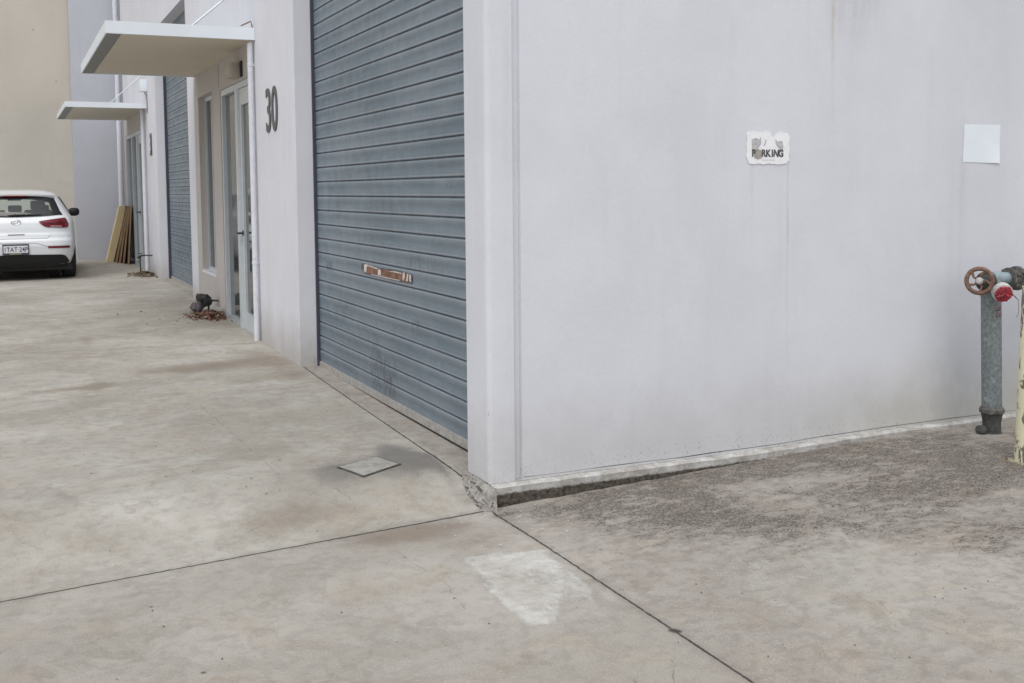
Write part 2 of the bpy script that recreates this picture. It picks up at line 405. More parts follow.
    c = n.mix(n.math('MULTIPLY', film, n.step(mould, .0, .55, 0, .66)), c, n.mix(n.step(n.noise(34, 8, .75, pz), .38, .62), (.090, .076, .063), (.255, .222, .190)))
    fl = n.noise(85, 5, .7, pz)
    th = n.math('SUBTRACT', .74, n.math('MULTIPLY', n.step(mn_, .0, 1.1), .24))
    fk = n.math('MULTIPLY', n.step(n.math('SUBTRACT', fl, th), -.01, .06), n.step(mould, .02, .25))
    c = n.mix(n.math('MULTIPLY', fk, .75), c, (.075, .064, .057))
    spk = n.math('MULTIPLY', n.step(n.voro(17, pz), .05, .09, 1, 0), n.step(mould, .1, .6))
    c = n.mix(n.math('MULTIPLY', spk, .8), c, (.06, .055, .05))
    # scattered black gum spots
    gum = n.step(n.voro(2.6, pz), .018, .030, 1, 0)
    c = n.mix(n.math('MULTIPLY', gum, .8), c, (.075, .07, .065))
    # joints and cracks
    jm = segs(JOINTS)
    jn = n.step(n.noise(22, 5, .7, pz), .30, .48, .45, 1)
    halo = segs([(a, b, w_*5) for a, b, w_ in JOINTS[:5]], 2.2)
    c = n.mix(n.math('MULTIPLY', halo, .16), c, (.15, .13, .12))
    c = n.mix(n.math('MULTIPLY', jm, jn), c, (.060, .054, .05))
    cm = n.math('MULTIPLY', segs(CRACKS, 2.2, wc), n.step(n.noise(6, 4, .7, pz), .42, .58))
    c = n.mix(n.math('MULTIPLY', cm, .55), c, (.12, .10, .09))
    pl = n.math('MULTIPLY', segs(PALE, 2.4, wc), n.step(n.noise(7, 5, .7, pz), .4, .6))
    c = n.mix(n.math('MULTIPLY', pl, .28), c, (.5, .47, .43))
    fr = n.math('MULTIPLY', segs(FAR, 2.0), n.step(n.noise(5, 5, .7, pz), .3, .55, .4, 1))
    c = n.mix(n.math('MULTIPLY', fr, .5), c, (.16, .145, .13))
    h = n.math('ADD', n.math('MULTIPLY', grit, .5), n.math('MULTIPLY', fine, .8))
    h = n.math('SUBTRACT', h, n.math('MULTIPLY', jm, 2.2))
    h = n.math('ADD', h, n.math('MULTIPLY', pm, .5))
    h = n.math('SUBTRACT', h, n.math('MULTIPLY', fk, .35))
    return n.out(c, n.step(mid, .3, .7, .78, .92), 0, n.bump(h, .75, .007), .3)

def build_ground():
    xs = np.concatenate([[-300, -80, -30, -15, -9, -6], np.arange(-4.5, -1, .16), np.arange(-1, 6.2, .045), np.arange(6.3, 9, .3), [11, 15, 25, 60, 300]])
    ys = np.concatenate([[-300, -80, -30, -12, -5, -2, 0], np.arange(1, 1.8, .2), np.arange(1.8, 6.2, .045), np.arange(6.2, 13, .10), np.arange(13, 25, .3), [27, 32, 45, 90, 300]])
    X, Y = np.meshgrid(xs, ys, indexing='ij')
    Z = ground_z(X, Y)
    nx, ny = len(xs), len(ys)
    co_ = np.stack([X, Y, Z], -1).reshape(-1, 3)
    i = np.arange(nx-1)[:, None]*ny + np.arange(ny-1)[None]
    q = np.stack([i, i+ny, i+ny+1, i+1], -1).reshape(-1, 4)
    me = bpy.data.meshes.new('ground'); me.from_pydata(co_.tolist(), [], q.tolist()); me.update()
    for p in me.polygons: p.use_smooth = True
    def blob(x, y, rx, ry, a=0.0, v=1.0, p=1.0):
        ca, sa_ = math.cos(R(a)), math.sin(R(a)); dx, dy = X-x, Y-y
        u = (dx*ca+dy*sa_)/rx; t = (-dx*sa_+dy*ca)/ry
        return v*np.exp(-(u*u+t*t)**p)
    def quad(pts, soft=.04):      # convex polygon, counter-clockwise or not
        pts = np.array(pts); c0 = pts.mean(0); m = np.ones_like(X)
        for a, b in zip(pts, np.roll(pts, -1, 0)):
            nn = np.array([-(b-a)[1], (b-a)[0]]); nn = nn/np.hypot(*nn)
            if nn.dot(c0-a) < 0: nn = -nn
            m = np.minimum(m, sm(((X-a[0])*nn[0]+(Y-a[1])*nn[1])/soft+.5))
        return m
    mould = (blob(3.3, 4.68, .85, .16, 0, .95) + blob(2.6, 4.6, .45, .14, 0, .55) + blob(4.3, 4.62, .8, .22, -8, 1.0) + blob(4.75, 4.2, .75, .35, 0, .9) + blob(4.0, 3.95, .9, .35, 10, .72) + blob(3.3, 4.35, .6, .22, 0, .5) + blob(3.3, 3.8, .5, .25, 0, .35)
             + blob(3.9, 3.3, .5, .3, 0, .62) + blob(2.85, 4.30, .32, .36, 30, .8) + blob(2.5, 4.25, .2, .4, 20, .38) + blob(2.75, 4.7, .6, .12, 3, .45) + blob(2.95, 3.95, .3, .2, 0, .3)
             + blob(5.6, 3.6, 1.0, 1.2, 0, .8))
    mould -= blob(3.5, 4.40, .35, .10, -20, .45) + blob(5.05, 4.45, .22, .12, 0, .9)
    mould = np.clip(mould, 0, 1) * (X > 2.05) + .9*blob(1.96, 4.80, .12, .022, 3) + .6*blob(2.12, 4.74, .08, .03, 0) + .35*blob(2.0, 5.30, .06, .12)
    pale = np.maximum(quad([(1.70, 4.27), (2.07, 4.20), (2.00, 3.85), (1.86, 3.62), (1.73, 3.42), (1.62, 3.45), (1.63, 3.80)], .05), .85*quad([(1.86, 4.24), (2.07, 4.20), (2.04, 3.80), (2.0, 3.56), (1.88, 3.62)], .05))
    pale -= .40*blob(1.90, 3.86, .05, .09) + .45*blob(1.93, 3.55, .05, .06)
    pale = np.maximum(pale, .5*blob(2.75, 3.45, .5, .5, 0, 1))
    for _x, _y, _r in ((.2, 5.6, .35), (.9, 6.2, .3), (.45, 7.4, .5), (-.2, 9.3, .6), (.1, 4.0, .25), (1.2, 3.6, .2), (3.6, 3.6, .3), (3.0, 4.25, .25), (.6, 12.8, .9)): pale = np.maximum(pale, .42*blob(_x, _y, _r, _r*.7))
    pale = np.maximum(pale, blob(.75, 4.05, .3, .12, 20, .5))
    brown = (blob(.35, 8.5, .6, .12, 10, .9) + blob(1.3, 9.0, .6, .25, 10, .95) + blob(1.9, 9.3, .25, .6, 10, .7) + blob(1.55, 8.3, .4, .3, 10, .6) + blob(1.1, 5.05, .35, .20, 12, .42)
             + blob(1.65, 4.66, .34, .10, 6, .95) + blob(1.85, 4.45, .38, .2, 0, .55) + blob(1.75, 3.9, .14, .4, 0, .5) + blob(1.25, 4.95, .6, .3, 12, .4) + blob(1.95, 8.3, .15, .5, 0, .5) + blob(2.6, 3.9, .5, .4, 0, .35) + blob(3.6, 2.9, .8, .5, 0, .3) + blob(1.35, 4.2, .3, .3, 0, .3) + blob(2.0, 3.75, .2, .3, 0, .35) + blob(2.42, 4.5, .22, .25, 0, .45)
             + blob(1.9, 12.6, .5, .35, 0, .5) + blob(1.7, 18.8, .6, .5, 0, .4) + blob(.2, 10.9, 1.5, .2, 3, .35) + blob(-.2, 6.6, .4, .25, 0, .3) + blob(1.5, 7.4, .3, .5, 10, .25)
             + blob(1.75, 3.1, .3, .5, 0, .22))
    brown += .35*np.exp(-((X-.55-.05*np.sin(Y*.7))/.09)**2)*sm((Y-5)/3)*sm((17-Y)/4)+.3*np.exp(-((X+.75-.05*np.sin(Y*.7))/.09)**2)*sm((Y-5)/3)*sm((17-Y)/4)
    gx, gy = 1.67, 5.48
    ring = np.abs(np.maximum(np.abs((X-gx)*.93+(Y-gy)*.36), np.abs(-(X-gx)*.36+(Y-gy)*.93)))
    smudge = (blob(gx, gy, .24, .26, 0, .72) + blob(1.90, 5.62, .12, .34, 5, .95) + blob(2.02, 5.35, .05, .25, 3, .6) + blob(1.42, 5.45, .12, .2, 0, .5)
              + blob(1.25, 6.1, .12, .1, 0, .35) + blob(2.0, 4.95, .10, .12, 0, .6) + blob(.35, 4.3, .28, .06, 15, .35) + blob(.3, 18.6, 1.3, 1.8, 0, .35)
              + blob(1.9, 9.9, .25, .9, 0, .3) + blob(2.2, 4.72, .25, .06, 0, .5))
    J1 = np.interp(Y, [.5, 4.34, 4.81], [2.08, 2.08, 2.07])
    rightz = sm((X-J1)/.012) * (1-.75*blob(3.0, 3.1, .6, .6)) * (1-.0*Y)
    J2 = np.interp(X, [-6, -.09, 1.23, 2.07], [3.72, 4.55, 4.72, 4.81])
    front = sm((J2-Y)/.012) * (X < J1)
    for nm, arrs in (('mask_a', (mould, pale, brown)), ('mask_b', (smudge, rightz, front))):
        at = me.color_attributes.new(nm, 'FLOAT_COLOR', 'POINT')
        d = np.ones((nx*ny, 4), np.float32)
        for k, a in enumerate(arrs): d[:, k] = np.clip(np.broadcast_to(a, X.shape), 0, 1).reshape(-1)
        at.data.foreach_set('color', d.ravel())
    me.materials.append(ground_mat())
    o = bpy.data.objects.new('ground', me); link(o); tag(o, kind='structure')
build_ground()

# ------------------------------------------------------------------ main building
FX, RX, WY = 2.09, 2.25, 4.87
H = 8.0
bld = thing('warehouse_building', 'pale grey warehouse row with blue grey roller doors and glass entrances', 'building', (FX, WY, 0))
def part(name, bm, m, parent=bld, smooth=None):
    """world-space mesh parented without moving"""
    o = obj(name, bm, m, parent, smooth)
    p, off = parent, Vector((0, 0, 0))
    while p is not None: off += p.location; p = p.parent
    for v in o.data.vertices: v.co -= off
    return o
bm = bmesh.new()
prism(bm, [(FX, 5.14)]+[(FX+.030*(1-math.cos(a)), WY+.030*(1-math.sin(a))) for a in [i*math.pi/12 for i in range(7)]]+[(2.231, WY), (2.235, 4.892), (2.268, 4.892), (2.272, WY), (16, WY), (16, 5.14)], 0.0, H)
part('side_wall', bm, M['paint_side'], bld, 30)
part('pier', boxes((FX, 2.45, 8.70, 10.42, -.02, H)), M['paint_front'])
part('upper_wall', boxes((FX, 2.45, 10.42, 13.90, 2.83, H)), M['paint_front'])
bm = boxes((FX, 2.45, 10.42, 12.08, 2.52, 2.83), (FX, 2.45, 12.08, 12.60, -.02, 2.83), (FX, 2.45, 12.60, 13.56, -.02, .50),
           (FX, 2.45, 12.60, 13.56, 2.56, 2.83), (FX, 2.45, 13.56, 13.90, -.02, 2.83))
part('entrance_wall', bm, M['paint_entry_shade'])
part('pier', boxes((FX, 2.45, 13.90, 14.42, -.02, H)), M['paint_front'])
part('pier', boxes((FX, 2.45, 17.70, 19.30, -.02, H)), M['paint_front'])
part('upper_wall', boxes((FX, 2.45, 19.30, 22.85, 2.83, H)), M['paint_front'])
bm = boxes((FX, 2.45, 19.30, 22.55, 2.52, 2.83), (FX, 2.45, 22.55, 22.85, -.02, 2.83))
part('entrance_wall', bm, M['paint_entry_shade'])
part('lintel', boxes((FX, 2.45, 5.14, 8.70, 3.95, H)), M['paint_front'])
part('lintel', boxes((FX, 2.45, 14.42, 17.70, 3.90, H)), M['paint_front'])
part('back_wall', boxes((2.4505, 15.9, 22.851, 23.4, -.05, H), (15.9, 16, 5.14, 23.4, 0, H)), M['paint_front'])
part('roof', boxes((FX+.02, 16, WY+.02, 23.4, H, H+.12)), M['dark_metal'])
# thin panel joints in the entrance walls
part('panel_joint', boxes((FX-.0015, FX+.01, 12.13, 12.142, 2.56, 2.80)), M['dark_metal'])

def roller(y0, y1, ztop, zbot, phase, cols=70):
    bm = bmesh.new(); P = .1127
    prof = []
    k = math.floor((zbot-phase)/P)
    while phase+k*P < ztop:
        z0 = phase+k*P
        for dz, dx in ((-.003, .0065), (.0, .0075), (.003, .006), (.0065, .0), (.012, -.0012), (.030, -.0018), (.034, -.0006), (.070, -.0016), (.074, -.0028), (.098, -.0030), (.106, -.0012)):
            z = z0+dz
            if zbot+.055 <= z <= ztop: prof.append((z, dx))
        k += 1
    prof = [(zbot+.05, 0)] + prof
    rows = []
    for j in range(cols+1):
        y = y0+(y1-y0)*j/cols
        rows.append([bm.verts.new((RX+dx+.0020*mn.noise(Vector((y*.9, z*1.5, 3)))+.0012*mn.noise(Vector((y*6, math.floor((z-phase)/P)*3.3, 1))), y,
                     z+.0016*mn.noise(Vector((y*1.1, math.floor((z-phase)/P)*1.7, 7))))) for z, dx in prof])
    for a, b in zip(rows, rows[1:]):
        for i in range(len(prof)-1): bm.faces.new((a[i], b[i], b[i+1], a[i+1]))
    ph = bpy.data.objects.new('roller_door', None); link(ph, bld); ph.location = (0, 0, 0)
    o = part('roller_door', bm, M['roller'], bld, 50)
    bpy.data.objects.remove(ph)
    return o
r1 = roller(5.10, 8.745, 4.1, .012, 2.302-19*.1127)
def sub(name, bm, m, parent, smooth=None): return part(name, bm, m, parent, smooth)
M['bar'] = simple('worn_bottom_bar', (.40, .385, .36), .6, .2, var=.15, scale=20, dark=(.16, .15, .14))
sub('bottom_bar', boxes((RX-.012, RX+.02, 5.12, 8.69, .016, .064), (RX+.004, RX+.018, 5.12, 8.69, .064, .078)), M['bar'], r1)
sub('rubber_seal', boxes((RX-.006, RX+.014, 5.12, 8.69, -.02, .0155)), M['black'], r1)
sub('guide_track', boxes((RX-.026, RX+.004, 8.676, 8.6985, -.02, 3.95)), M['navy'], r1)
r2 = roller(14.3, 17.745, 4.05, .085, 2.302-20*.1127, 30)
sub('bottom_bar', boxes((RX-.012, RX+.02, 14.42, 17.69, .09, .14)), M['bar'], r2)
sub('guide_track', boxes((RX-.040, RX+.004, 17.65, 17.6985, .05, 3.9)), M['navy'], r2)
# door sill slabs: concrete strip between slab joint and roller
M['sill'] = simple('concrete_sill', (.37, .355, .325), .9, var=.16, scale=7, bump=.3, dark=(.26, .24, .22))

# plinth ledge along the side wall
def plinth():
    bm = bmesh.new(); xs = np.arange(2.092, 16.05, .05); prev = None
    for x in xs:
        j = .007*mn.noise(Vector((x*5, 0, 0)))+.005*mn.noise(Vector((x*17, 4, 0))); k = .004*mn.noise(Vector((x*9, 2, 5)))+.022*float(sm((x-3.4)/1.5))
        yf = WY-.055+j; yf2 = WY-.05+j*1.5+.008*mn.noise(Vector((x*12, 9, 2)))
        ring = [bm.verts.new(p) for p in ((x, WY+.02, .001+k), (x, WY-.012, -.0005+k), (x, yf+.008, -.005+k), (x, yf, -.012+k), (x, yf2, -.05+k), (x, yf2+.004, -.16), (x, WY+.02, -.16))]
        if prev:
            for a in range(7): bm.faces.new((prev[a], prev[(a+1)%7], ring[(a+1)%7], ring[a]))
        else: bm.faces.new(ring)
        prev = ring
    bm.faces.new(prev[::-1])
    n = NT('plinth_paint_and_moss'); x, y, z = n.sep()
    e = n.math('ADD', n.math('SUBTRACT', z, n.step(x, 3.4, 4.9, 0, .022)), n.math('MULTIPLY', n.math('SUBTRACT', n.noise(26, 7, .75), .5), .035))
    c = n.mix(n.step(n.noise(20, 6, .7), .35, .7), (.58, .58, .57), (.42, .405, .38))
    c = n.mix(n.math('MULTIPLY', n.step(n.noise(7, 7, .75), .42, .62), .6), c, (.27, .245, .21))
    dk = n.mix(n.step(n.noise(45, 6, .7), .35, .65), (.038, .033, .027), (.13, .115, .095))
    c = n.mix(n.step(e, -.052, -.038, 1, 0), c, dk)
    c = n.mix(n.math('MULTIPLY', n.step(n.noise(70, 5, .7, n.scaled((.4, 1, 1))), .60, .68), .7), c, (.10, .095, .085))
    ln = n.math('MULTIPLY', n.step(n.math('ABSOLUTE', n.math('ADD', n.math('SUBTRACT', y, WY-.012), n.math('MULTIPLY', n.math('SUBTRACT', n.noise(6, 5, .7), .5), .02))), .001, .004, 1, 0), n.step(n.noise(5, 5, .6), .38, .5))
    c = n.mix(n.math('MULTIPLY', ln, .8), c, (.08, .075, .07))
    m = n.out(c, .85, 0, n.bump(n.noise(60, 6, .7), .6, .008), .2)
    part('plinth', bm, m, bld, 40)
plinth()
# shadow gap / cracked paint lines just above the plinth
bm = bmesh.new()
xs = np.arange(2.28, 5.9, .03); prev = None
for x in xs:
    zc = .012+.006*mn.noise(Vector((x*3, 1, 1)))+.024*float(sm((x-3.4)/1.5)); t = max(.0006, .0035*mn.noise(Vector((x*2.2, 5, 5)))+.0012)
    cur = (bm.verts.new((x, WY-.0018, zc-t)), bm.verts.new((x, WY-.0018, zc+t)))
    if prev: bm.faces.new((prev[0], cur[0], cur[1], prev[1]))
    prev = cur
part('paint_crack', bm, M['dark_metal'])

# ragged mortar wedge wrapping the foot of the corner pier
def mortar():
    bm = bmesh.new(); A = []
    pa = [(2.0885, 5.20), (2.0885, 5.10), (2.0885, 4.98), (2.0885, 4.88), (2.0905, 4.818), (2.093, 4.79)]
    pb = [(2.082, 5.21), (2.045, 5.11), (2.025, 4.99), (2.022, 4.88), (2.028, 4.80), (2.088, 4.765)]
    N_, K = 50, 9; rows = []
    for i in range(N_+1):
        t = i/N_*(len(pa)-1); k = min(int(t), len(pa)-2); f = t-k
        a = Vector(pa[k]).lerp(Vector(pa[k+1]), f); b = Vector(pb[k]).lerp(Vector(pb[k+1]), f)
        row = []
        for j in range(K+1):
            s = j/K; p = a.lerp(b, s*(1+.14*mn.noise(Vector((i*.35, 2, 0)))+.1*mn.noise(Vector((i*1.1, 5, 0)))))
            zt = -.006+(gz(p.x, p.y)+.010)*0
            g = gz(p.x, p.y)
            z = (1-s)**.9*(-.004-g)*(.95)+g + (.008*mn.noise(Vector((p.x*24, p.y*24, 1)))+.004*mn.noise(Vector((p.x*70, p.y*70, 4))))*(.25+s)+.006*(1-s) 
            if j == K: z = g-.02
            row.append(bm.verts.new((p.x, p.y, z)))
        rows.append(row)
    for a, b in zip(rows, rows[1:]):
        for j in range(K): bm.faces.new((a[j], a[j+1], b[j+1], b[j]))
    n = NT('broken_mortar')
    c = n.mix(n.step(n.noise(28, 7, .75), .35, .65), (.27, .25, .225), (.50, .48, .455))
    c = n.mix(n.math('MULTIPLY', n.step(n.noise(26, 6, .75, n.scaled((2.2, .28, 2.2)), .8), .53, .58), .85), c, (.075, .066, .06))
    m = n.out(c, .9, 0, n.bump(n.noise(70, 6, .75), .9, .012), .2)
    part('mortar_fillet', bm, m, bld, 60)
mortar()

# ------------------------------------------------------------------ entrance doors
def entrance(y0, y1, mull, z0, ztop, fp):
    """glazed door (near side) with sidelight; y0 near jamb, y1 far jamb"""
    d = part('entrance_door', boxes((FX+.004, FX+.07, y1-.055, y1, z0, ztop), (FX+.004, FX+.07, y0, y0+.055, z0, ztop),
                                    (FX+.004, FX+.07, y0+.055, y1-.055, ztop-.06, ztop), (FX-.010, FX+.07, mull, mull+.12, z0, ztop-.0605)), M['alu_pale'])
    gz_ = [(FX+.045, FX+.05, mull+.12, y1-.055, z0+.09, ztop-.06)]
    sub('glass_pane', boxes(*gz_), M['glass'], d)
    sub('bottom_rail', boxes((FX+.012, FX+.06, mull+.121, y1-.056, z0, z0+.09)), M['alu'], d)
    # leaf
    a, b = y0+.058, mull-.004; t = ztop-.065
    sub('door_leaf', boxes((FX+.012, FX+.055, a, a+.07, z0+.012, t), (FX+.012, FX+.055, b-.09, b, z0+.012, t), (FX+.012, FX+.055, a+.07, b-.09, z0+.012, z0+.20), (FX+.012, FX+.055, a+.07, b-.09, t-.16, t), bev=0), M['alu_pale'], d)
    sub('glass_pane', boxes((FX+.034, FX+.040, a+.07, b-.09, z0+.20, t-.16)), M['glass'], d)
    hb = bmesh.new(); yh = b-.045
    tube(hb, [(FX+.012, yh, fp+1.03), (FX-.05, yh, fp+1.03), (FX-.055, yh-.02, fp+1.03), (FX-.055, yh-.16, fp+1.032)], .010, 8)
    lathe(hb, (FX+.0118, yh, fp+1.03), (-1, 0, 0), [(0, .026), (.008, .026), (.01, .02)], 16)
    sub('handle', hb, M['dark_metal'], d, 40)
    return d
d1 = entrance(10.45, 12.05, 11.08, .035, 2.515, 0.0)
# dark rectangles inside the leaf glass
sub('dark_rectangle', boxes((FX+.030, FX+.0335, 10.60, 10.74, 1.16, 1.43)), M['number'], d1)
sub('dark_rectangle', boxes((FX+.030, FX+.0335, 10.60, 10.74, .50, .84)), M['number'], d1)
d2 = entrance(19.45, 22.5, 20.5, .09, 2.515, .06)
sub('mullion', boxes((FX+.001, FX+.075, 21.45, 21.54, .09, 2.454)), M['alu_pale'], d2)
# window of the nearer unit
wn = part('window', boxes((FX+.07, FX+.12, 12.603, 12.65, .503, 2.557), (FX+.07, FX+.12, 13.51, 13.557, .503, 2.557), (FX+.07, FX+.12, 12.65, 13.51, .503, .55), (FX+.07, FX+.12, 12.65, 13.51, 2.51, 2.557),
                          (FX+.075, FX+.115, 13.10, 13.14, .55, 2.51)), M['alu_pale'])
sub('glass_pane', boxes((FX+.092, FX+.098, 12.65, 13.51, .55, 2.51)), M['glass_dark'], wn)
sub('sill', boxes((FX-.006, FX+.069, 12.603, 13.557, .480, .512)), M['paint_front'], wn)

# ------------------------------------------------------------------ canopies
def canopy(y0, y1, x0, zb, zt, label, rust=False):
    c = thing('entrance_canopy', label, 'canopy', (FX, y0, zb), 'flat canopies over the unit entrances')
    part('fascia', boxes((x0, FX-.002, y0, y0+.035, zb, zt), (x0, x0+.012, y0+.035, y1-.035, zb+.002, zt), (x0, FX-.002, y1-.035, y1, zb+.002, zt)), M['canopy_white'], c)
    part('gutter_lining', boxes((x0+.0125, x0+.130, y0+.0355, y1-.0355, zb+.008, zb+.02)), M['canopy_dark'], c)
    part('soffit', boxes((x0+.137, FX-.004, y0+.046, y1-.0355, zb+.012, zb+.04)), M['soffit'], c)
    part('shadow_gap', boxes((x0+.1305, x0+.1365, y0+.0355, y1-.0355, zb+.018, zb+.05), (x0+.137, FX-.004, y0+.0355, y0+.0455, zb+.018, zb+.05)), M['dark_metal'], c)
    part('roof_sheet', boxes((x0+.0305, FX-.004, y0+.0355, y1-.0355, zt-.035, zt-.015)), M['alu'], c)
    for yy in (y0+.11, y1-.14):
        bm = bmesh.new(); tube(bm, [(x0+.70, yy, 2.90), (FX-.004, yy, 3.40)], .009, 8)
        box(bm, FX-.006, FX-.0005, yy-.02, yy+.02, 3.37, 3.43); box(bm, x0+.68, x0+.72, yy-.02, yy+.02, zt-.0145, zt-.004)
        part('tie_rod', bm, M['alu'], c)
    if rust:
        bm = bmesh.new(); tube(bm, [(FX-.12, y0+.02, 2.945), (FX-.03, y0+.02, 2.99), (FX-.018, y0+.02, 2.935)], .007, 6)
        part('rusty_bracket', bm, M['rust'], c)
    return c
canopy(10.18, 13.75, .808, 2.82, 2.928, 'flat white canopy with cream soffit over the nearer entrance marked 30', True)
canopy(18.88, 22.2, .852, 2.806, 2.892, 'smaller looking flat white canopy farther back over the entrance by the leaning boards')

# canopy drain pipes
def drain(x, y, r, z0, z1, label, m, brk, grp=None):
    t = thing('downpipe', label, 'downpipe', (x, y, z0), grp)
    bm = bmesh.new(); tube(bm, [(x, y, z0), (x, y, z1)], r, 20)
    part('pipe', bm, m, t, 40)
    for z in brk:
        bm = bmesh.new(); lathe(bm, (x, y, z-.013), (0, 0, 1), [(0, r+.004), (.026, r+.004)], 20)
        box(bm, x+r*.4, min(FX-.001, x+.09), y-.008, y+.008, z-.012, z+.012)
        part('pipe_bracket', bm, m, t, 40)
drain(2.052, 10.235, .026, .01, 2.80, 'thin pale drain pipe beside the entrance marked 30', M['pipe_white'], (2.60, .78), 'drain pipes under the canopies')
drain(2.042, 19.15, .030, .09, 2.80, 'thin pale drain pipe beside the farther entrance under its canopy', M['pipe_white'], (2.5, .8), 'drain pipes under the canopies')
drain(2.025, 23.12, .052, .10, 7.9, 'thick pale downpipe in the corner behind the leaning boards', M['pipe_white'], (1.9, 4.2, 6.4))
# entrance lamp
lp = thing('wall_lamp', 'small beige bulkhead lamp above the entrance door marked 30', 'lamp', (FX, 10.98, 2.62))
part('housing', boxes((FX-.10, FX-.001, 10.86, 11.16, 2.555, 2.69), bev=.008), M['lamp'], lp, 40)
part('black_strip', boxes((FX-.016, FX-.0012, 10.79, 10.8595, 2.55, 2.70)), M['black'], lp)  # narrow black strip on the wall at the near end of the housing
part('lens', boxes((FX-.108, FX-.1005, 10.89, 11.13, 2.58, 2.665)), simple('frosted_lens', (.5, .46, .4), .3), lp)
# white junction box on the farther pier
jb = thing('junction_box', 'small white junction box with a wire on the farther pier', 'junction box', (FX, 18.9, 3.1))
part('box_body', boxes((FX-.11, FX-.001, 18.72, 18.93, 3.07, 3.26), bev=.006), M['canopy_white'], jb, 40)
part('front_cap', boxes((FX-.09, FX-.03, 18.935, 19.0, 3.12, 3.2)), M['number'], jb)
bm = bmesh.new(); tube(bm, [(FX-.04, 18.8, 3.07), (FX-.03, 18.8, 3.03), (FX-.006, 18.78, 3.02), (FX-.006, 18.75, 2.9), (FX-.006, 18.76, 2.72)], .006, 6)
part('wire', bm, M['number'], jb)

# unit numbers
def number(txt, y, z, h, xs, label):
    o = obj('unit_number', xform(text_bm(txt, h/.70, xs, .005, .008), facing_west(FX-.006, y, z)), M['number'])
    return tag(o, label, 'number', 'unit numbers on the piers')
number('30', 9.54, 1.965, .375, .90, 'dark numerals 30 on the nearer pier between entrance and roller door')
number('31', 18.40, 2.03, .35, .62, 'dark unit numerals seen edge on on the farther pier')

# ------------------------------------------------------------------ back walls
o = obj('boundary_wall', boxes((1.185, 2.449, 23.4, 23.75, -.05, 8.4)), M['paint_grey'])
tag(o, 'tall painted grey end wall behind the leaning boards', 'wall')
o = obj('concrete_wall', boxes((-14, 2.45, 23.76, 24.1, -.1, 9.5)), M['beige'])
tag(o, 'tall raw beige concrete wall behind the white car', 'wall')

# ------------------------------------------------------------------ access cover in the slab
def cover():
    t = thing('access_cover', 'small square concrete filled access cover with dark metal rim in the slab', 'access cover', (1.67, 5.48, gz(1.67, 5.48)))
    P = [Vector(p) for p in ((1.50, 5.51), (1.76, 5.64), (1.83, 5.44), (1.59, 5.33))]
    c = sum(P, Vector((0, 0)))/4
    def ring(s0, s1, dz0, dz1):
        bm = bmesh.new()
        for i in range(4):
            a, b = P[i], P[(i+1)%4]
            vs = []
            for s in (s0, s1):
                for q in (a, b):
                    r = c+(q-c)*s; vs.append(r)
            lo = [bm.verts.new((v.x, v.y, gz(v.x, v.y)+(dz0))) for v in vs]
            bm.faces.new((lo[0], lo[1], lo[3], lo[2]))
        bmesh.ops.remove_doubles(bm, verts=bm.verts, dist=1e-5)
        return bm
    part('rim', ring(1.02, .925, .0045, 0), simple('dirt_filled_rim', (.075, .07, .065), .9, var=.6, scale=40, dark=(.16, .15, .135)), t)
    bm = bmesh.new(); vs = [c+(q-c)*.928 for q in P]
    v = [bm.verts.new((q.x, q.y, gz(q.x, q.y)+.0065)) for q in vs]; bm.faces.new(v)
    n = NT('cover_infill')
    cc = n.mix(n.step(n.noise(16, 8, .7), .3, .7), (.27, .262, .235), (.40, .39, .36))
    cc = n.mix(n.math('MULTIPLY', n.step(n.noise(40, 6, .75), .56, .68), .5), cc, (.2, .18, .16))
    part('infill', bm, n.out(cc, .9, 0, n.bump(n.noise(80, 5, .7), .4, .005), .2), t)
cover()

